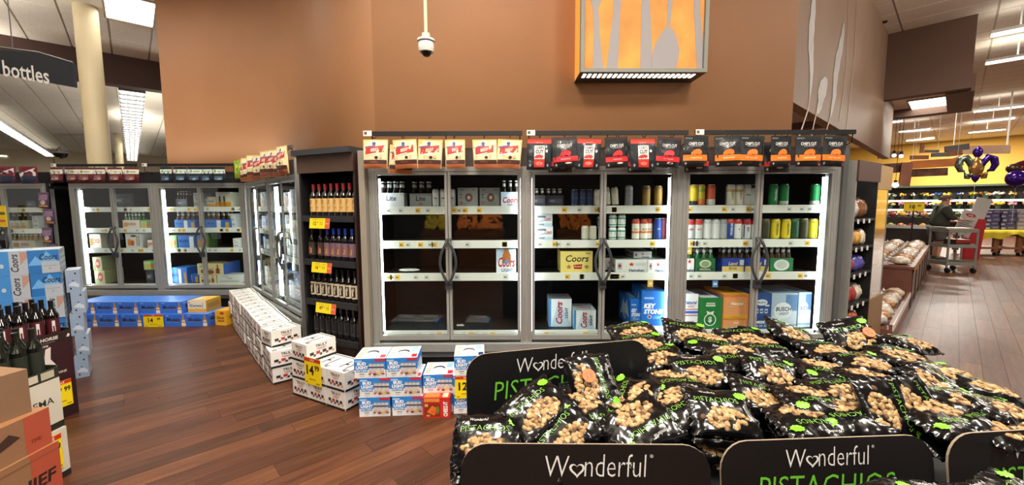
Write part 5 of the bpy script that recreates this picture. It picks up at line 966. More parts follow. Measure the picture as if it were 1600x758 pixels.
# ================================================================ RIGHT SIDE: BAKERY
LOAF = {}
def loaf(kind, seed):
    if (kind, seed) in LOAF: return LOAF[(kind, seed)]
    c = {'tan': '#a9794a', 'white': '#c9bda9', 'brown': '#7a4d2c', 'red': '#8f2c2a', 'gold': '#c9953a', 'purple': '#4a4290', 'plastic': '#b9b4ac', 'green': '#8f9a3c', 'orange': '#c9622c'}[kind]
    m_ = mat('loaf_'+kind, c, .35, vary=.35, scale=22, bump=.3, coat=.5); mb = MB(); n, m2 = 14, 8; off = Vector((seed*5.3, seed*2.1, 0)); vs = []
    for j in range(m2+1):
        th = math.pi*j/m2
        for i in range(n):
            d = Vector((math.sin(th)*math.cos(2*math.pi*i/n), math.sin(th)*math.sin(2*math.pi*i/n), math.cos(th))); r = 1+.28*noise.noise(d*2.2+off)
            x, y, z = d.x*.15*r, d.y*.085*r, max(-.045, d.z*.055*r); vs.append((x, y, z+.045))
    mb.add(vs, [(j*n+i, (j+1)*n+i, (j+1)*n+(i+1) % n, j*n+(i+1) % n) for j in range(m2) for i in range(n)], 'loaf_'+kind, True)
    mb.tube([(.14, 0, .045), (.17, .005, .05), (.2, .01, .06)], [.03, .01, .03], 'clear_bag', 6)
    if seed % 2: mb.add([(-.04, -.03, .102), (.03, -.03, .103), (.03, .02, .103), (-.04, .02, .102)], [(0, 1, 2, 3)], '#d9d5cc')
    LOAF[(kind, seed)] = mb.mesh('loaf_'+kind); return LOAF[(kind, seed)]
for s, (z, ks) in enumerate(zip(SZ, (['plastic', 'brown'], ['tan', 'gold', 'white'], ['red', 'purple', 'purple'], ['red', 'red', 'white'], ['plastic', 'orange']))):
    for i, k in enumerate(ks):
        q = SRM @ Vector((.13+.42/len(ks)*(i+.25), .1, z+.002)); o = put('bread_bag', loaf(k, i+s), q, SRY+R(8-10*i), f'{dict(plastic="clear", brown="brown", tan="tan", gold="golden", white="whitish", red="red", purple="blue-purple", orange="orange")[k]} bag of bread, {ORD[i]} from left on {["top", "second", "third", "fourth", "lowest"][s]} snack rack shelf', 'bread bag', 'bread bags on the snack rack'); o.scale = (.78 if len(ks) < 3 else .58, .9, 1.9 if s < 1 else 1.5)
B0 = Vector((4.2, 4.42, 0))
def BP(s, d, z): return B0+E1*s-E2*d+Vector((0, 0, z))
def bbox(mb, s0, s1, d0, d1, z0, z1, k):
    p = [BP(s0, d0, 0), BP(s1, d0, 0), BP(s1, d1, 0), BP(s0, d1, 0)]; mb.add([q+Vector((0, 0, z0)) for q in p]+[q+Vector((0, 0, z1)) for q in p], [(3, 2, 1, 0), (4, 5, 6, 7), (0, 1, 5, 4), (1, 2, 6, 5), (2, 3, 7, 6), (3, 0, 4, 7)], k); return mb
def rel(o, parent): o.parent = parent; o.matrix_parent_inverse = parent.matrix_basis.inverted(); return o
def rooted(name, loc, label, cat): return empty(name, loc, 0, label, cat)
t = rooted('bakery_stand', BP(0, 0, 0), 'stepped bakery stand with maroon sides and clear price rails', 'stand')
b_ = lambda mb, nm, **k: rel(mb.build(nm, **k), t)
bpy.context.view_layer.update()
b_(bbox(bbox(MB(), 0, 2.45, 0.03, .33, 0, .2, 'maroon_wood'), 0, 2.45, 0, .03, .0, .26, 'maroon_wood'), 'lower_step'); b_(bbox(bbox(MB(), 0, 2.45, .33, .36, 0, .68, 'maroon_wood'), 0, 2.45, .36, 1.0, 0, .6, 'wood'), 'upper_step')
b_(bbox(MB(), 0, 2.45, -.012, 0, .19, .26, 'clear_bag'), 'price_rail'); b_(bbox(MB(), 0, 2.45, .318, .33, .63, .69, 'clear_bag'), 'price_rail')
b_(bbox(bbox(MB(), .05, 2.45, .8, 1.0, .6, 1.0, 'wood'), .05, 2.45, .62, 1.05, 1.0, 1.03, 'wood'), 'top_shelf')
rng = random.Random(8); bi = 0
for row, (s0, s1, d, z, ks, n) in enumerate(((.2, 2.3, .17, .2, ['plastic', 'tan', 'white'], 9), (.25, 2.3, .52, .6, ['white', 'tan', 'plastic'], 9), (.2, 2.3, .84, 1.03, ['orange', 'gold', 'green', 'tan', 'orange'], 10))):
    for i in range(n):
        k = ks[i % len(ks)]; q = BP(s0+(s1-s0)*i/(n-1), d+rng.uniform(-.02, .02), z); o = put('bread_bag', loaf(k, (i+row) % 4), q, YAW1+R(90)+rng.uniform(-.3, .3), f'{dict(plastic="clear wrapped", tan="tan", white="whitish", orange="orange", gold="golden", green="green-yellow")[k]} bread bag, {ORD[i]} along the {["low front", "middle", "raised rear"][row]} step of bakery stand', 'bread bag', 'bread bags on the stepped stand')
        o.scale = (.72, 1.15, 1.25); o.location.z += .003
t = rooted('bakery_table', BP(2.6, 0, 0), 'long maroon bakery table covered with wrapped loaves beside the aisle', 'table'); bpy.context.view_layer.update()
b_(bbox(MB(), 2.52, 7.2, 0.0, 1.1, .1, .6, 'maroon_wood'), 'base'); b_(bbox(bbox(MB(), 2.5, 7.22, -.02, 1.12, .6, .64, 'maroon_wood'), 2.5, 7.22, -.03, -.02, .56, .66, 'wood'), 'tabletop')
for s in (2.62, 3.5, 4.4, 5.3, 6.2, 7.1): b_(bbox(MB(), s-.04, s+.04, -.015, 0, .0, .6, '#4a3a34'), 'leg_panel')
for i in range(12):
    for j in range(3):
        k = ['white', 'plastic', 'tan', 'white', 'tan'][(i*2+j) % 5]; o = put('bread_bag', loaf(k, (i+j) % 4), BP(2.75+i*.38, .16+j*.34, .64), YAW1+R(90)+rng.uniform(-.25, .25), f'wrapped {dict(plastic="clear", tan="tan", white="white")[k]} loaf, {ORD[i]} along the table in {["aisle side", "middle", "inner"][j]} row', 'bread bag', 'loaves on the long table'); o.scale = (.88, 1.3, 1.2); o.location.z += .003
t = rooted('clear_display_case', (3.56, 4.06, 0), 'clear plastic bakery case with tan top behind the snack rack', 'display case'); bpy.context.view_layer.update()
cd = Vector((.6, .46, 0)); cn = Vector((-.46, .6, 0))
def cb(a0, a1, n0, n1, z0, z1, k):
    d = cd.normalized(); n = cn.normalized(); o = Vector((3.56, 4.06, 0)); p = [o+d*a0+n*n0, o+d*a1+n*n0, o+d*a1+n*n1, o+d*a0+n*n1]
    return MB().add([q+Vector((0, 0, z0)) for q in p]+[q+Vector((0, 0, z1)) for q in p], [(3, 2, 1, 0), (4, 5, 6, 7), (0, 1, 5, 4), (1, 2, 6, 5), (2, 3, 7, 6), (3, 0, 4, 7)], k)
b_(cb(0, .62, 0, .012, .62, 1.74, 'plexi'), 'front_pane'); b_(cb(0, .62, .4, .412, .62, 1.74, 'plexi'), 'back_pane'); b_(cb(0, .64, -.02, .44, 0, .62, '#8a6a48'), 'base'); b_(cb(0, .64, -.02, .44, 1.74, 1.98, '#b08d5e'), 'top_box')
for a in (0, .61): b_(cb(a, a+.012, -.004, 0, .62, 1.74, 'steel'), 'edge_strip')
for z in (.95, 1.3): b_(cb(.01, .61, .02, .39, z, z+.012, 'plexi'), 'shelf')
k_ = 0
for z in (.62, .962, 1.312):
    for a in (.15, .45): q = Vector((3.56, 4.06, 0))+cd.normalized()*a+cn.normalized()*.2; o = put('bread_bag', loaf(['white', 'tan', 'gold', 'plastic', 'green', 'brown'][k_], k_ % 4), (q.x, q.y, z+.002), math.atan2(cd.y, cd.x), f'{["white", "tan", "golden", "clear", "green", "brown"][k_]} bread bag inside the clear bakery case, {["bottom", "middle", "top"][k_//2]} level', 'bread bag'); o.scale = (.8, .9, 1.); k_ += 1
# utility cart
p = G(1484, 424); Yc = p.y; CW, CD, CH = .56, .5, 1.0; t = empty('utility_cart', p, R(-8), 'grey three-tier utility cart standing in the bakery aisle', 'cart')
for x in (-1, 1):
    for y in (-1, 1):
        MB().tube([(x*CW/2, y*CD/2, .12), (x*CW/2, y*CD/2, CH-.02)], .022, 'cart_grey', 8).build('post', t)
        MB().tube([(x*(CW/2-.02)-.02, y*CD/2, .06), (x*(CW/2-.02)+.02, y*CD/2, .06)], .06, 'black', 12).tube([(x*(CW/2-.02), y*CD/2, .06), (x*(CW/2), y*CD/2, .13)], .012, 'alu_dark', 6).build('caster_wheel', t)
for z in (.17, .58, .93):
    MB().box((-CW/2, -CD/2, z), (CW/2, CD/2, z+.02), 'cart_grey').box((-CW/2, -CD/2-.015, z), (CW/2, -CD/2, z+.08), 'cart_grey').box((-CW/2, CD/2, z), (CW/2, CD/2+.015, z+.08), 'cart_grey').box((-CW/2-.015, -CD/2, z), (-CW/2, CD/2, z+.08), 'cart_grey').box((CW/2, -CD/2, z), (CW/2+.015, CD/2, z+.08), 'cart_grey').build('tray', t)
MB().tube([(-CW/2, -CD/2, .98), (-CW/2-.1, -CD/2, 1.04), (-CW/2-.1, CD/2, 1.04), (-CW/2, CD/2, .98)], .018, 'cart_grey', 8).build('push_handle', t)
D_['kraft'] = plain('#c9a878', [('r', .1, .3, .5, .6, '#b5905c')], '#b08d60', '#d9bd92'); D_['redblack'] = plain('#1c1a1a', [('r', 0, .5, 1, 1, '#a8281f')], '#3a1a18', '#8f241c')
put('kraft_box', carton('kraft', .46, .3, .08, D_['kraft']), p+Vector((-.02, -.02, .951)), R(-8), 'flat tan box on top of the utility cart', 'box'); put('black_box', carton('redblack', .3, .3, .16, D_['redblack']), p+Vector((.1, 0, .601)), R(-5), 'black and red box on the cart middle shelf', 'box')
# red sign stand and white notice board
p = G(1514, 404); t = empty('notice_stand', p, R(-20), 'tall red and white sign stand behind the cart', 'sign stand')
o = MB().box((-.16, -.1, 0), (.16, .1, 1.15), '#b01f26').build('red_base', t); o.rotation_euler = (0, R(4), 0)
o = MB().box((-.16, -.012, 0), (.18, .012, .6), '#b9b3ae').build('white_card', t, (.06, 0, 1.15)); o.rotation_euler = (0, R(14), 0)
t2 = Matrix.Rotation(R(18), 4, 'Y'); mb = MB().box((-.2, -.01, 0), (.2, .01, .74), '#b9b5b0'); f = Face(mb, (-.2, -.01, 0), (1, 0, 0), (0, 0, 1), .4, .74); f.l = 6
f.draw([('c', .5, .84, .3, .07, '#a8232c'), ('t', 'Boars', .5, .84, .05, '#e8d8d4', .4, .02, .1)]+[('r', .15, .65-.07*i, .85-.1*(i % 3), .68-.07*i, '#6a6664') for i in range(8)])
o = mb.build('notice_card', t, (-.36, -.22, .66)); o.rotation_euler = (0, R(18), R(4))
MB().box((-.33, -.02, 0), (-.3, .02, .7), 'cart_grey').build('post', t, (0, -.25, 0))
# table with yellow cloth and purple boxes
pt = G(1572, 401)+Vector((.35, .5, 0)); ry = R(-10); t = empty('display_table', pt, ry, 'wheeled wooden table under a yellow cloth at the right edge', 'table')
TW, TD, THh = 2.1, .8, .78
MB().box((-TW/2, -TD/2, THh-.05), (TW/2, TD/2, THh), 'wood').build('tabletop', t); MB().box((-TW/2+.05, -TD/2+.05, .2), (TW/2-.05, TD/2-.05, .26), '#9a5a34').build('lower_shelf', t)
for x in (-.92, -.35, .25, .9):
    for y in (-1, 1): MB().box((x-.06, y*(TD/2-.1)-.04, .1), (x+.06, y*(TD/2-.1)+.04, THh-.05), 'wood').tube([(x-.02, y*(TD/2-.1), .05), (x+.02, y*(TD/2-.1), .05)], .05, 'black', 10).build('leg', t)
mb = MB(); n = 24; vs = []
for i in range(n+1):
    x = -TW/2-.02+(TW+.04)*i/n
    for j, z in enumerate((THh+.006, THh+.006, THh-.1, THh-.22-.05*math.sin(i*.9)-.06*math.sin(i*.37))): vs.append((x, [TD/2, -TD/2-.012, -TD/2-.02-.012*math.sin(i*1.7), -TD/2-.03-.025*math.sin(i*1.7)][j], z))
mb.add(vs, [(4*i+j, 4*i+4+j, 4*i+5+j, 4*i+1+j) for i in range(n) for j in range(3)], 'cloth_yellow' if mat('cloth_yellow', '#d9c52c', .8) else '', True)
tag(mb.build('tablecloth', None, pt, ry), 'yellow cloth draped over the wheeled table', 'tablecloth')
D_['cookie_box'] = plain('#5a5478', [('r', 0, .1, .3, .5, '#c9c4cf'), ('r', .5, .3, .9, .7, '#8a84a8')], '#4a4468', '#6f6a8c'); D_['cookie_white'] = plain('#a9a0a4', [('r', .1, .2, .6, .7, '#c9c2c2'), ('r', .7, .1, .9, .8, '#8a4a5a')], '#8f868c', '#b5adb0')
for c in range(5):
    for l in range(5 - (c == 0)):
        k = 'cookie_white' if c in (3,) else 'cookie_box'; q = pt+Matrix.Rotation(ry, 3, 'Z') @ Vector((-.82+.4*c, -.1+.03*(l % 2), THh+.012+.121*l)); put('cookie_box', carton(k, .34, .3, .12, D_[k]), q, ry+R((l*7 % 5)-2), f'{"pale" if k == "cookie_white" else "dull purple"} box on yellow cloth, {ORD[l]} from bottom in pile {ORD[c]} from left', 'box', 'boxes on the yellow table')
# ================================================================ FAR RIGHT: FLOWERS, BALLOONS, HANGING BOARDS, SHOPPER
def fpos(u, v, a):   # point on the plane a = const of the store grid
    d = ray(u, v); o = Vector((0, 0, CAMH)); return o+d*((a-o.dot(E1))/d.dot(E1))
FA_ = 31.0; q0 = EP(FA_, -4.6); t = empty('flower_stand', q0, YAW1-R(90), 'long dark tiered flower stand along the yellow wall', 'stand')
for i, (z, d0) in enumerate(((.75, 0), (1.25, .4), (1.75, .8))): MB().box((0, d0, z-.05), (9, 1.3, z), 'shelf_black').box((0, d0-.03, z-.08), (9, d0, z+.03), 'strip_white').build('shelf', t)
MB().box((0, 1.3, 0), (9, 1.35, 2.5), '#2c2a28').box((0, .7, 2.45), (9, 1.35, 2.55), '#3a4a3c').build('back_panel', t)
for x in (0, 3, 6, 8.95): MB().box((x, .05, 0), (x+.05, 1.28, .7), 'shelf_black').build('leg', t)
BQ = {}
def bouquet(c1, seed, pot='#2c3a2c'):
    k = (c1, seed)
    if k in BQ: return BQ[k]
    rng = random.Random(seed); mb = MB().lathe([(.07, 0, pot), (.09, .16, pot)], 10)
    for i in range(16):
        a = rng.random()*6.28; r = .14*math.sqrt(rng.random()); mb.ball((r*math.cos(a), r*math.sin(a), .24+.1*rng.random()-.8*r*r), .035+.02*rng.random(), c1 if rng.random() < .7 else rng.choice(['#e8e0d0', '#3f5a2c', '#c9a0a8']), 6, 4)
    for i in range(8): a = i*.785; mb.tube([(.03*math.cos(a), .03*math.sin(a), .14), (.12*math.cos(a), .12*math.sin(a), .24)], [.02, .012], '#3f5a2c', 5)
    BQ[k] = mb.mesh('bouquet'); return BQ[k]
fc = [('#c9b42c', 'yellow'), ('#b3262c', 'red'), ('#d9d2c4', 'white'), ('#c96a8a', 'pink'), ('#3f5aa8', 'blue'), ('#c9742c', 'orange'), ('#4f7a3a', 'green'), ('#d9a52c', 'golden'), ('#8a2c4a', 'crimson')]
rng = random.Random(4); M_ = Matrix.Translation(q0) @ Matrix.Rotation(YAW1-R(90), 4, 'Z')
for l, (z, y) in enumerate(((.752, .2), (1.252, .6), (1.752, 1.02))):
    for i in range(20):
        c, n_ = fc[(i*5+l*4+rng.randrange(2)) % 9]; o = put('flower_bunch', bouquet(c, i % 4), M_ @ Vector((.25+i*.44, y, z)), i*.7, f'{n_} flower bunch, {ORD[i]} from the far end on {["lowest", "middle", "top"][l]} tier', 'flowers', 'flower bunches by the yellow wall'); o.scale = (1.4, .78, 1.15)
# produce-like bin with a yellow price sign in front of the flowers
p = Vector((12.6, 13.6, 0)); t = empty('produce_bin', p, YAW1-R(90), 'dark bin of mixed snacks before the flower stand', 'bin')
MB().box((-1.1, -.4, 0), (1.1, .4, .8), '#2c2622').build('base', t); MB().box((-1.1, -.42, .8), (1.1, -.4, .9), 'strip_white').box((-1.1, .1, .8), (1.1, .4, 1.15), '#2c2622').build('rim', t)
for i in range(9):
    for j in range(2):
        k = ['red', 'gold', 'white', 'tan', 'green', 'orange'][(i+2*j) % 6]; q = p+Matrix.Rotation(YAW1-R(90), 3, 'Z') @ Vector((-1+.25*i, -.25+.5*j, .8+.35*j)); o = put('bread_bag', loaf(k, i % 4), q, YAW1-R(90)+.2*math.sin(i), f'{dict(red="red", gold="golden", white="white", tan="tan", green="green", orange="orange")[k]} bag in the dark snack bin, {ORD[i]} along the {["front", "rear"][j]} row', 'snack bag', 'bags in the snack bin'); o.scale = (.62, 1.1, 1.6); o.location.z += .003
pp = P(1428, 323, 11.6); mb = MB().box((-.22, -.006, -.13), (.22, 0, .13), '#e6c81c'); f = Face(mb, (-.22, -.006, -.13), (1, 0, 0), (0, 0, 1), .44, .26); f.l = 4; f.draw([('t', '10', .42, .5, .42, '#2a2414', .4, .04, 0), ('t', '00', .76, .6, .22, '#2a2414', .2, .03, 0), ('r', 0, .9, 1, 1, '#b8861c')])
t = empty('price_sign', (pp.x, pp.y, 0), R(-25), 'yellow 10.00 price sign on a thin dark pole behind the loaves', 'price sign'); mb.build('card', t, (0, 0, pp.z)); MB().tube([(0, .01, 0), (0, .01, pp.z)], .02, 'black', 6).lathe([(.2, 0, 'black'), (.18, .03, 'black'), (.02, .04, 'black')], 12).build('pole', t)
# balloons
p = P(1526, 258, 10.5); s = 10.5/640; t = empty('foil_balloon', p, R(-30), 'purple and bronze lily-shaped foil balloon before the yellow wall', 'balloon')
def lens(c, top, bot, w, k, n=10):
    mb = MB(); prof = [(max(.0001, w*math.sin(math.pi*i/n)**.8), bot+(top-bot)*i/n, k) for i in range(n+1)]; mb.lathe(prof, 14, c, True, 1, .5); return mb
lens((0, 0, 0), 29*s, 10*s, 6*s, 'purple_foil').build('tip', t)
lens((0, 0, 0), 14*s, -22*s, 9*s, 'gold_foil').build('centre_petal', t); 
for sg, k in ((-1, 'silver_foil'), (1, 'purple_foil')):
    pts = [(sg*x*s, .01, z*s) for x, z in ((3, -8), (7, 4), (12, 12), (18, 9), (20, 0), (17, -8), (12, -9))]; MB().tube(pts, [3.2*s, 4.6*s, 5.2*s, 5*s, 4.4*s, 3.6*s, 1.5*s], k, 10, 1, (0, 1, 0)).build('side_petal', t)
    pts = [(sg*x*s, .0, z*s) for x, z in ((2, -12), (6, -16), (11, -13), (10, -19), (6, -20))]; MB().tube(pts, [2.4*s, 3.2*s, 3.8*s, 3*s, 1.4*s], 'gold_foil' if sg > 0 else 'silver_foil', 8, 1, (0, 1, 0)).build('lower_curl', t)
lens((0, 0, 0), -8*s, -27*s, 5*s, 'purple_foil').build('foot', t); MB().tube([(0, 0, -26*s), (.01, 0, -26*s-.9)], .004, '#cfcac0', 4).build('ribbon', t)
p = P(1588, 279, 10.2); t = empty('foil_balloon', p, 0, 'round purple foil balloon at the right edge', 'balloon'); MB().ball((0, 0, 0), (.22, .17, .2), 'purple_foil', 18, 12).build('ball', t); MB().tube([(0, 0, -.19), (.005, 0, -1.1)], .004, '#cfcac0', 4).tube([(0, 0, -.19), (0, 0, -.23)], [.01, .03], 'purple_foil', 6).build('ribbon', t)
p = P(1592, 262, 10.4); t = empty('foil_balloon', p, 0, 'brown and red foil balloon above the round purple one', 'balloon'); MB().ball((0, 0, 0), (.26, .14, .13), 'red_foil' if mat('red_foil', '#6a2030', .2, .6) else '', 16, 10, Matrix.Rotation(R(-35), 3, 'Y')).build('upper_half', t); MB().ball((-.12, .0, -.02), (.16, .13, .12), 'brown_foil' if mat('brown_foil', '#4a3428', .25, .5) else '', 14, 10).build('lower_half', t)
# suspended wooden boards
t0 = P(1440, 258, 11.5); t = empty('hanging_board_sign', t0, R(-12), 'cluster of hanging wooden boards over the bakery aisle', 'sign')
mat('board_a', '#84503a', .6, vary=.2, scale=3); mat('board_b', '#b5682c', .5, vary=.25, scale=2); mat('board_c', '#5a5654', .6, vary=.1, scale=3); mat('board_d', '#c29a7a', .6, vary=.1, scale=2); mat('photo_dark', '#5a3826', .5, vary=.8, scale=5)
sb = 11.5/640
def board(u0, v0, u1, v1, k, y, nm='board', rot=0.):
    o = MB().box((-(u1-u0)/2*sb, 0, -(v1-v0)/2*sb), ((u1-u0)/2*sb, .03, (v1-v0)/2*sb), k).build(nm, t, (((u0+u1)/2-1440)*sb, y, (258-(v0+v1)/2)*sb)); o.rotation_euler = (0, rot, 0); return o
for i, a in enumerate(((1385, 254, 1428, 269, 'photo_dark', .05, -.06), (1427, 250, 1486, 262, 'board_b', .0, -.05), (1411, 254, 1426, 290, 'board_a', -.06, .06), (1431, 263, 1477, 275, 'photo_dark', .06, -.03), (1426, 243, 1450, 249, 'board_a', .04, .0), (1451, 240, 1473, 246, 'board_c', -.03, -.02), (1474, 236, 1493, 245, 'board_a', .05, -.1), (1445, 235, 1463, 239, 'board_c', .05, .03), (1439, 226, 1444, 239, 'board_a', .06, .03), (1384, 236, 1413, 246, 'board_a', .08, -.03), (1483, 246, 1494, 262, 'board_d', .05, -.4), (1473, 228, 1504, 237, 'board_c', .12, -.12))): board(*a[:6], rot=a[6])
for i, (u, vb) in enumerate(((1428, 250), (1432, 243), (1486, 250), (1460, 235))): MB().tube([((u-1440)*sb, .02, (258-vb)*sb), ((u-1440)*sb, .02, CEIL-t0.z)], .004, 'strip_white', 4).build('wire', t)
p = P(1530, 234, 13); o = put('suspended_sign', MB().box((-.85, 0, -.13), (.85, .03, .13), 'board_d').tube([(-.7, .015, .13), (-.7, .015, CEIL-p.z)], .006, 'strip_white', 4).tube([(.75, .015, .13), (.75, .015, CEIL-p.z)], .02, 'strip_white', 5).mesh('suspended_sign'), p, R(-8), 'long pale hanging board beside the balloons', 'sign'); 
for i, (u, v) in enumerate(((1397, 243), (1408, 244), (1399, 289))):
    p = P(u, v, 10.8); t = empty('spot_lamp', p, 0, ['small lit spot lamp, left of a pair near the boards', 'small lit spot lamp, right of a pair near the boards', 'round lit lamp low beside the tan case top'][i], 'lamp'); MB().ball((0, 0, 0), .045 if i < 2 else .07, 'tube_far', 10, 7).build('bulb', t); MB().tube([(0, 0, .04), (0, 0, .12)], .035, 'black', 8).tube([(0, 0, .12), (0, 0, CEIL-p.z)], .006, 'black', 5).build('stem', t)
for i, (u, v, Y) in enumerate(((1541, 165, 9), (1382, 34, 5.2))):
    p = P(u, v, Y); d = ray(u, v); tt = (CEIL-.014-CAMH)/d.z; p = Vector((0, 0, CAMH))+d*tt; put('ceiling_speaker', MB().lathe([(.14, -.01, 'alu_dark'), (.14, 0, 'alu_dark')] if i == 0 else [(.035, -.02, 'black'), (.05, 0, 'black')], 16).mesh('ceiling_speaker'), p, 0, ['round dark ceiling vent above the three tube lights', 'tiny dark sprinkler on ceiling beside the taupe wall'][i], 'ceiling fitting')
# ---- shopper
def skin_mesh(name, verts, edges, radii, mats_, sub=2, root=0):
    me = bpy.data.meshes.new('s'); me.from_pydata(verts, edges, []); o = bpy.data.objects.new('s', me); COL.objects.link(o)
    md = o.modifiers.new('k', 'SKIN'); md.use_smooth_shade = True; sb_ = o.modifiers.new('u', 'SUBSURF'); sb_.levels = sub; sb_.render_levels = sub
    for i, r in enumerate(radii): o.data.skin_vertices[0].data[i].radius = (r, r) if not isinstance(r, tuple) else r
    for i in range(len(verts)): o.data.skin_vertices[0].data[i].use_root = (i == root)
    dg = bpy.context.evaluated_depsgraph_get(); r = bpy.data.meshes.new_from_object(o.evaluated_get(dg)); bpy.data.objects.remove(o); r.materials.clear()
    for k in mats_: r.materials.append(getmat(k))
    r.name = name
    for p_ in r.polygons: p_.use_smooth = True
    return r
pp = G(1462, 405); pr = R(62)    # facing away to the left
person = empty('person', pp, pr, 'person in dark green jacket and shorts reaching over the bakery table', 'person')
# local: -Y is the way the person faces, +X the person's left
J = [(0, 0, .98), (0, -.02, 1.2), (0, -.05, 1.42), (0, -.07, 1.53), (0, -.1, 1.64), (0, -.11, 1.75),
     (.11, 0, .9), (.12, -.02, .5), (.12, .01, .1), (.13, -.13, .04), (-.11, 0, .9), (-.12, -.03, .5), (-.12, .01, .1), (-.13, -.13, .04),
     (.2, -.05, 1.42), (.27, -.1, 1.16), (.22, -.32, 1.08), (.2, -.41, 1.07), (-.2, -.05, 1.42), (-.27, -.16, 1.18), (-.24, -.4, 1.14), (-.23, -.5, 1.13)]
Ed = [(0, 1), (1, 2), (2, 3), (3, 4), (4, 5), (0, 6), (6, 7), (7, 8), (8, 9), (0, 10), (10, 11), (11, 12), (12, 13), (2, 14), (14, 15), (15, 16), (16, 17), (2, 18), (18, 19), (19, 20), (20, 21)]
Rd = [.16, .16, .15, .065, .095, .085, .1, .065, .045, .04, .1, .065, .045, .04, .075, .05, .035, .03, .075, .05, .035, .03]
fing = []
for sg, w0 in ((1, 17), (-1, 21)):
    bx_, by_, bz_ = J[w0]
    for f in range(5):
        a = (f-1.5)*.021; L_ = [.075, .085, .08, .065, .055][f]
        if f == 4: pts = [(bx_-sg*.03, by_-.01, bz_), (bx_-sg*.055, by_-.04, bz_-.01)]
        else: pts = [(bx_+sg*a, by_-.035, bz_), (bx_+sg*a*1.15, by_-.035-L_*.6, bz_-.01), (bx_+sg*a*1.15, by_-.035-L_, bz_-.035)]
        pv = w0
        for p_ in pts: J.append(p_); Rd.append(.0095); Ed.append((pv, len(J)-1)); pv = len(J)-1
link('body', skin_mesh('body', J, Ed, Rd, ['skin'], 2), person)
jv = [(0, 0, .88), (0, -.01, 1.1), (0, -.04, 1.36), (0, -.06, 1.5), (.22, -.05, 1.43), (.28, -.09, 1.2), (.255, -.2, 1.12), (-.22, -.05, 1.43), (-.28, -.14, 1.2), (-.26, -.28, 1.16)]
link('jacket', skin_mesh('jacket', jv, [(0, 1), (1, 2), (2, 3), (2, 4), (4, 5), (5, 6), (2, 7), (7, 8), (8, 9)], [(.25, .21), (.25, .21), (.22, .19), .1, .12, .09, .075, .12, .09, .075], ['jacket'], 2), person)
MB().tube([(0, .02, 1.5), (0, .0, 1.56)], [.13, .1], 'grey_collar' if mat('grey_collar', '#77756e', .9) else '', 12).build('collar', person)
sv = [(0, 0, .92), (.12, 0, .84), (.13, -.02, .5), (-.12, 0, .84), (-.13, -.03, .5)]
link('shorts', skin_mesh('shorts', sv, [(0, 1), (1, 2), (0, 3), (3, 4)], [.19, .15, .12, .15, .12], ['shorts'], 2), person)
hm = MB(); vs = []
for j in range(8):
    th = math.pi*.62*j/7
    for i in range(14): r = .112; vs.append((r*.88*math.sin(th)*math.cos(2*math.pi*i/14), -.095+.03*(j/7)+r*1.08*math.sin(th)*math.sin(2*math.pi*i/14), 1.715+r*1.12*math.cos(th)))
hm.add(vs, [(j*14+i, (j+1)*14+i, (j+1)*14+(i+1) % 14, j*14+(i+1) % 14) for j in range(7) for i in range(14)], 'hair', True); hm.build('hair', person)
MB().ball((0, -.215, 1.69), (.014, .022, .02), 'skin', 8, 6).ball((.098, -.1, 1.69), (.012, .025, .033), 'skin', 8, 6).ball((-.098, -.1, 1.69), (.012, .025, .033), 'skin', 8, 6).build('nose_and_ears', person)
for sg in (-1, 1):
    MB().ball((sg*.035, -.196, 1.715), (.013, .009, .009), '#e8e4de', 8, 6).ball((sg*.035, -.204, 1.715), (.006, .004, .006), '#2a2018', 6, 5).build('eye', person)
    MB().tube([(sg*.125, .05, .045), (sg*.128, -.08, .05), (sg*.135, -.2, .035)], [.05, .055, .042], '#3a3836', 10, .85).build('shoe', person)
    MB().tube([(sg*.262 if sg > 0 else -.262, -.24 if sg > 0 else -.3, 1.11 if sg > 0 else 1.155), (sg*.235, -.3 if sg > 0 else -.36, 1.09 if sg > 0 else 1.145)], [.052, .045], 'glove', 10).build('cuff', person)
MB().tube([(-.03, -.2, 1.655), (0, -.207, 1.652), (.03, -.2, 1.655)], .006, '#9a5a50', 6).build('mouth', person)

p = P(95, 240, 5.6); t = empty('security_mirror', p, 0, 'small dark convex dome above the dark red bags', 'mirror'); MB().lathe([(.0, -.07, 'black_gloss'), (.05, -.05, 'black_gloss'), (.075, 0, 'alu_dark'), (.08, .03, 'alu_dark')], 14).build('dome', t); MB().tube([(0, 0, .03), (0, .0, .09), (-.12, .02, .02), (-.16, .05, -.12)], .006, 'black', 5).build('arm', t)
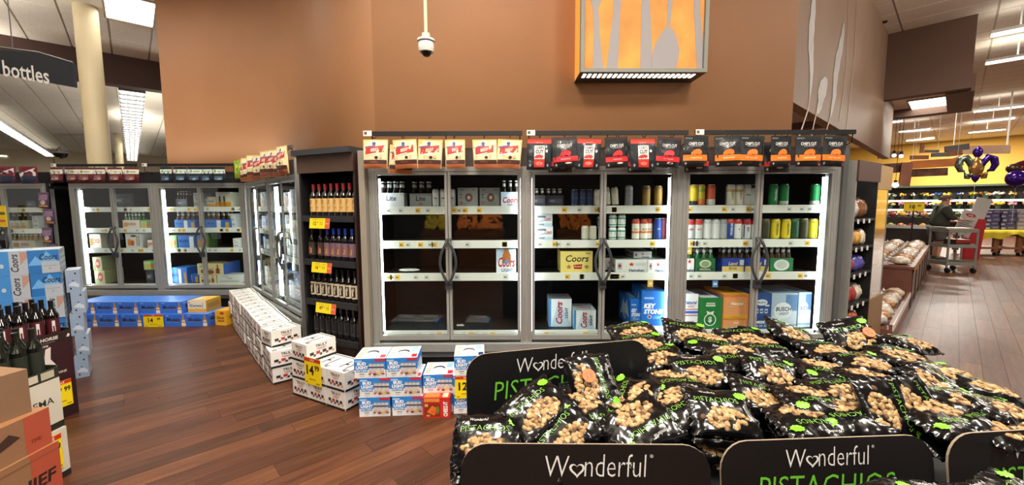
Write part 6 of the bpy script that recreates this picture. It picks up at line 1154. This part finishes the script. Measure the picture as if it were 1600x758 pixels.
# ================================================================ PISTACHIO DISPLAY
BAGA, BAGB, BAGT = .098, .078, .026
def bag_meshes(seed):
    rng = random.Random(seed); off = Vector((seed*7.7, seed*3.3, 0)); n, m_ = 30, 24
    def hgt(x, y):
        a = max(0, 1-abs(x/BAGA)**3.2); b = max(0, 1-abs(y/BAGB)**2.6); h = BAGT*(a**.55)*(b**.6)
        q = Vector((x*26, y*26, 0))+off; cr = noise.noise(q)*.005+abs(noise.noise(q*2.3))*.004+noise.noise(Vector((x*9, y*9, 3))+off)*.006
        edge = max(abs(x/BAGA), abs(y/BAGB)); cr *= .5+1.2*edge
        return h+cr*(1 if edge < .93 else .8)+(.004*math.sin(y*260+seed) if abs(x/BAGA) > .88 else 0)
    def top(x, y, o=0.): return Vector((x*(1+.03*math.sin(y*40+seed)), y*(1+.03*math.sin(x*35+seed*2)), hgt(x, y)+o))
    body = MB()
    for s in (1, -1):
        vs = []
        for j in range(m_+1):
            for i in range(n+1):
                x = -BAGA+2*BAGA*i/n; y = -BAGB+2*BAGB*j/m_; p = top(x, y)
                if s < 0: p.z = -max(0, p.z)*.75+ (.0 if 0 < i < n and 0 < j < m_ else p.z*1.75)
                vs.append(p)
        fs = [(j*(n+1)+i, j*(n+1)+i+1, (j+1)*(n+1)+i+1, (j+1)*(n+1)+i) for j in range(m_) for i in range(n)]
        if s < 0: fs = [f[::-1] for f in fs]
        body.add(vs, fs, 'bag_black', True)
    # pistachios behind the leaf-shaped window
    nuts = MB(); cx, cy, rx_, ry_ = -.004, -.03, .066, .032
    for t in range(78):
        for _ in range(30):
            x, y = rng.uniform(-1, 1), rng.uniform(-1, 1)
            if abs(y) < (1-abs(x)**2)*1.0: break
        x, y = cx+x*rx_, cy+y*ry_*.95; z = hgt(x, y)-.0015
        rot = Matrix.Rotation(rng.random()*6.28, 3, 'Z') @ Matrix.Rotation(rng.uniform(-.5, .5), 3, 'Y')
        k = rng.choice(['nut_a', 'nut_a', 'nut_c', 'nut_b', 'nut_a', 'nut_d'])
        nuts.ball((x, y, z), (.0112, .0082, .0046), k, 7, 5, rot)
    let = MB(); ln = 'green_ink' if mat('green_ink', '#5f9030', .35) else ''
    def fy(dx, dy): return lambda a, b: top(dx+a, dy+b, .0022)
    let.text('PISTACHIOS', (0, 0, 0), (1, 0, 0), (0, 1, 0), .0165, ln, .135, -.005, 0, fy(-.012, .022))
    let.text('Wonderful', (0, 0, 0), (1, 0, 0), (0, 1, 0), .009, '#b9bab6', .05, 0, .1, fy(-.03, .05))
    bad = MB(); pts = []
    for i in range(22): r = (.0175 if i % 2 else .0145); a = 6.283*i/22; pts.append(top(.068+r*math.cos(a)*1.1, .044+r*math.sin(a)*.8, .003))
    bad.add(pts, [tuple(range(22))], 'lime')
    return body.mesh('pistachio_bag'), nuts.mesh('nuts'), let.mesh('lettering'), bad.mesh('badge')
BM = [bag_meshes(s) for s in range(5)]
def bag(loc, yaw, pitch=0., roll=0., v=0, label=None, group=None, sticker=None, sc=1., full=True):
    b, n_, l, d = BM[v % 5]; o = link('pistachio_bag', b); o.location = loc; o.scale = (sc,)*3
    o.rotation_mode = 'QUATERNION'; o.rotation_quaternion = (Matrix.Rotation(pitch, 4, 'X') @ Matrix.Rotation(roll, 4, 'Y') @ Matrix.Rotation(yaw, 4, 'Z')).to_quaternion()
    tag(o, label, 'pistachio bag', group)
    q = link('pistachio_nuts', n_, o, kind='stuff')
    if full: link('lettering', l, o, label='green lettering'); link('badge', d, o, label='lime green burst badge')
    if sticker:
        x, y = sticker; mb = MB().lathe([(.021, .036, 'orange_label' if mat('orange_label', '#f0642a', .5) else ''), (.021, .0375, 'orange_label')], 20, (x, y, 0), False)
        mb.text('BEST', (x, y+.006, .0379), (1, 0, 0), (0, 1, 0), .006, '#8a3a4a').text('BY 04', (x, y-.006, .0379), (1, 0, 0), (0, 1, 0), .006, '#8a3a4a'); mb.build('round_sticker', o, label='orange round sticker')
    return o
# the shippers: black card trays with rounded printed front panels
DX = [(-.135, .50), (.525, 1.09), (1.105, 1.74)]; DF = [1.0, 1.0, 1.02]; DB = 1.92; DROT = 0.
mat('card_black', '#0a0a0b', .42, vary=.1, scale=5); mat('panel_edge', '#8a7a68', .8)
def panel(parent, name, x0, x1, y, z0, z1, tilt, rz, lines, fs=1.0, rad=.07):
    """upright card with rounded top corners; lettering set on its face"""
    w, h = x1-x0, z1-z0; pts = [(-w/2, 0), (w/2, 0)]
    for a in np.linspace(0, math.pi/2, 7): pts.append((w/2-rad+rad*math.cos(a), h-rad+rad*math.sin(a)))
    for a in np.linspace(math.pi/2, math.pi, 7): pts.append((-w/2+rad+rad*math.cos(a), h-rad+rad*math.sin(a)))
    mb = MB().prism([(x, 0, z) for x, z in pts], (0, .006, 0), 'card_black', 'panel_edge')
    o = mb.build(name, parent, ((x0+x1)/2, y, z0)); o.rotation_euler = (tilt, 0, rz)
    l = MB(); T = h-.028*fs
    wh = '#d3d3d0' ; gr = 'green_print' if mat('green_print', '#5fae2e', .5) else ''
    def tx(s, xc, zc, hh, k, wf, bold=0., sh=0.): l.text(s, (xc, -.0012, zc), (1, 0, 0), (0, 0, 1), hh, k, None, bold, sh, None, wf)
    cx = lines; zc = h-.055*fs; W_ = .262*fs; x = cx-W_/2
    tx('W', x+.031*fs, zc, .052*fs, wh, .062*fs, -.012, .1)
    # heart in place of the letter o
    hp = []
    for i in range(24):
        a = 6.283*i/24; hp.append((.0155*math.sin(a)**3*1.15, (.0134*math.cos(a)-.0052*math.cos(2*a)-.002*math.cos(3*a)-.001*math.cos(4*a))))
    c0 = (x+.0805*fs, zc-.008*fs); vs = []
    for a, b in hp: vs += [(c0[0]+a*fs*1.12, -.0012, c0[1]+b*fs*1.2), (c0[0]+a*fs*.78, -.0012, c0[1]+.001+b*fs*.84)]
    l.add(vs, [(2*i, 2*((i+1) % 24), 2*((i+1) % 24)+1, 2*i+1) for i in range(24)], wh)
    tx('nderful', x+.178*fs, zc+.003*fs, .056*fs, wh, .158*fs, -.012, .1)
    tx('®', x+.27*fs, zc+.027*fs, .009*fs, wh, .009*fs)
    tx('PISTACHIOS', cx-.006, h-.137*fs, .066*fs, gr, .42*fs, -.006, .12)
    l.build('lettering', o); return o
for i, ((x0, x1), y) in enumerate(zip(DX, DF)):
    t = empty('pistachio_display', ((x0+x1)/2, y, 0), 0, ['black card display of pistachio bags, the one nearest the blue cartons', 'black card display of pistachio bags, middle one of three', 'black card display of pistachio bags, beside the right aisle'][i], 'display'); xc = (x0+x1)/2; D = (DB-y) if i else .36
    zt = .86
    MB().box((x0-xc, .012, 0), (x1-xc, D, .55), 'card_black').build('base', t)
    MB().box((x0-xc, .012, .55), (x0-xc+.006, D, zt), 'card_black').box((x1-xc-.006, .012, .55), (x1-xc, D, zt), 'card_black').build('side_panel', t)
    MB().box((x0-xc+.006, D-.006, .55), (x1-xc-.006, D, zt), 'card_black').build('back_panel', t)
    MB().box((x0-xc+.006, .012, .82), (x1-xc-.006, D-.006, .826), 'card_black').build('shelf', t)
    zf = [.995, 1.008, 1.02][i]; tl = -R(8)
    panel(t, 'front_panel', x0-xc-.0, x1-xc, -.075, .5, zf, tl, R([-1, 3, 5][i]), [.03, 0, -.02][i], [1.0, .86, .86][i])
    if i == 0: panel(t, 'header_panel', x0-xc-.02, x1-xc+.02, D+.0, .55, 1.105, -R(4), R(14), -.04, .95, .07)
rng = random.Random(21)
# u, v, Y: centre of each bag seen from above; yaw of the lettering, pitch towards the aisle, roll
TOP = [
 (990, 512, 1.72, 8, 12, -2, 0, 'topmost of three at back left', None), (1005, 530, 1.62, 6, 12, 0, 1, 'second of three at back left', None), (1030, 550, 1.54, 10, 14, -3, 2, 'lowest of three at back left', None),
 (1072, 513, 1.76, -6, 30, 6, 3, 'at the back, nuts window facing the aisle', None), (1108, 530, 1.66, 160, 8, 4, 4, 'upside down behind the green money case view', None), (1160, 521, 1.76, -5, 18, -4, 0, 'in the back row below the orange beer case', None), (1190, 538, 1.6, 175, 5, 0, 1, 'turned over, in the middle of the back', None),
 (1236, 514, 1.72, -12, 22, 16, 2, 'in the back row below the pale blue cases', None), (1330, 516, 1.6, 8, 42, -6, 3, 'with an orange sticker at the back right', (.045, -.012)), (1290, 540, 1.55, 5, 10, 3, 4, 'just below the sticker bag, flat and shiny', None),
 (1400, 548, 1.5, -10, 6, 8, 0, 'right of and below the sticker bag', None), (1420, 530, 1.68, 20, 6, 10, 2, 'at the far right end of the back row', None), (1095, 572, 1.4, -4, 28, -4, 1, 'mid heap with a big rounded nuts window', None), (1205, 572, 1.38, -8, 28, 10, 2, 'mid heap with a wide nuts window', None),
 (1290, 575, 1.38, 168, 8, 6, 3, 'upside down and shiny in the middle of the heap', None), (1150, 552, 1.5, 172, 10, -5, 4, 'upside down between two wide windows', None), (1052, 590, 1.36, 185, 6, 0, 0, 'flat in the dark hollow left of centre', None), (1350, 560, 1.42, 4, 10, 4, 1, 'right of centre, under the sticker bag', None),
 (928, 590, 1.24, -78, 46, 8, 2, 'with orange sticker standing against header panel', (-.02, -.02)), (985, 612, 1.24, 62, 14, -8, 3, 'half turned beside the standing sticker bag', None), (838, 627, 1.14, 40, 30, -6, 4, 'tilted against the header, at its left', None), (878, 668, 1.08, 44, 32, -4, 0, 'tilted in front of the header, lower one', None), (905, 640, 1.14, 190, 24, 4, 1, 'wedged behind the lower tilted bag', None), (1000, 655, 1.08, 206, 26, -6, 2, 'upside down at front, lettering rising', None),
 (1125, 632, 1.16, -4, 30, 2, 3, 'at front centre, lettering level', None), (1190, 612, 1.26, -16, 24, 12, 4, 'tilted right of the front centre bag', None), (1270, 618, 1.2, 182, 8, 6, 0, 'flat and black right of the front centre', None), (1262, 650, 1.12, 184, 10, 4, 1, 'flat and black behind the middle panel', None), (1318, 640, 1.14, 178, 6, -4, 2, 'flat and black left of the upright pair', None),
 (1388, 632, 1.12, -86, 58, 6, 3, 'upright, lettering running down, left of pair', None), (1432, 628, 1.14, -80, 56, 10, 4, 'upright, lettering running down, right of pair', None), (1470, 600, 1.24, -75, 30, 14, 0, 'leaning right beside the upright pair', None), (1500, 618, 1.16, 4, 8, 10, 1, 'dark and glossy at the right edge', None), (1560, 630, 1.12, 6, 6, 12, 2, 'dark and glossy near the frame edge at far right', None), (1470, 575, 1.34, 12, 6, 8, 3, 'on the right rim of the heap beside the floor', None), (1540, 600, 1.26, -10, 6, 14, 4, 'lowest along the right rim of the heap', None),
 (1362, 590, 1.3, 170, 10, 4, 0, 'behind the upright pair, turned over', None), (765, 676, 1.07, 0, 32, 0, 1, 'at left end before the header', None), (1310, 602, 1.26, 8, 8, 0, 2, 'right of centre, behind the flat black ones', None), (945, 628, 1.2, 140, 18, 0, 4, 'half buried below the standing sticker bag', None), (1060, 625, 1.2, 200, 10, -10, 3, 'sunken in the gap left of the front centre bag', None), (1560, 655, 1.06, 10, 10, 6, 0, 'behind the right display panel', None), (1480, 648, 1.08, 182, 10, 6, 1, 'black behind the right display panel corner', None)]
LOW = 0
for (u, v, Y, yw, pt_, rl, k, lb, st) in TOP:
    p = P(u, v, Y); p.z -= .025
    bag(p, R(yw), R(pt_), R(rl), k, 'black pistachio bag '+lb, 'pistachio bags on the heap', st, 1.02)
    if Y < 1.9:
        nlow = 1 if u not in (765, 1125, 1005, 1320, 1262) else 3
        for l in range(nlow):
            q = p+Vector((rng.uniform(-.012, .012), .012*(l+1), -.052*(l+1)))
            bag(q, R(yw+rng.uniform(-10, 10) if u in (765, 1125) else rng.choice([0, 180, 90])+rng.uniform(-12, 12)), R(8 if u not in (765, 1125) else 20), R(rl*.3), k+l+1, f'black pistachio bag {["beneath", "second beneath", "third beneath"][l]} the bag {lb}', 'lower pistachio bags', None, 1.0, u in (765, 1125)); LOW += 1
for i, (u, v, Y, yw, pt_) in enumerate(((1405, 796, .78, 12, 14), (1495, 788, .8, -8, 12), (1585, 780, .8, 20, 12))):
    p = P(u, v, Y); p.z -= .02; bag(p, R(yw), R(pt_), 0, i, f'black pistachio bag before the right panels at bottom edge, {ORD[i]} of three from left', 'front pistachio bags')
MB().box((1.0-.3, .64, 0), (1.75, .9, .76), 'card_black').build('tray_front')
tf = bpy.data.objects['tray_front']; tf.name = 'pistachio_tray'; tag(tf, 'low black card tray before the right pistachio panels', 'display')
# ================================================================ PRODUCE BEHIND THE CAMERA, seen only as reflections in the cooler glass
mat('orange_peel', '#e8862a', .45, bump=.2, scale=90); mat('lemon_peel', '#dcc22e', .45)
def heap(nm, loc, w, n, k, lb):
    t = empty(nm, loc, math.pi, lb, 'produce stand'); MB().box((-w/2, -.3, 0), (w/2, .3, 1.0), 'wood').build('base', t)
    rng = random.Random(int(w*100)); mb = MB()
    for i in range(n): x = rng.uniform(-w/2+.05, w/2-.05); y = rng.uniform(-.28, .28); mb.ball((x, y, 1.04+(y+.28)*.55+rng.uniform(-.02, .03)), .042, k, 8, 6)
    mb.build('fruit', t, kind='stuff')
heap('orange_stand', (-.75, -2.5, 0), 1.15, 170, 'orange_peel', 'wooden stand heaped with oranges, reflected in the left cooler glass'); heap('lemon_stand', (-1.8, -2.5, 0), .6, 90, 'lemon_peel', 'wooden stand heaped with lemons, reflected in the left cooler glass'); heap('mandarin_stand', (1.5, -2.5, 0), .8, 120, 'orange_peel', 'wooden stand of oranges reflected in the middle cooler glass')
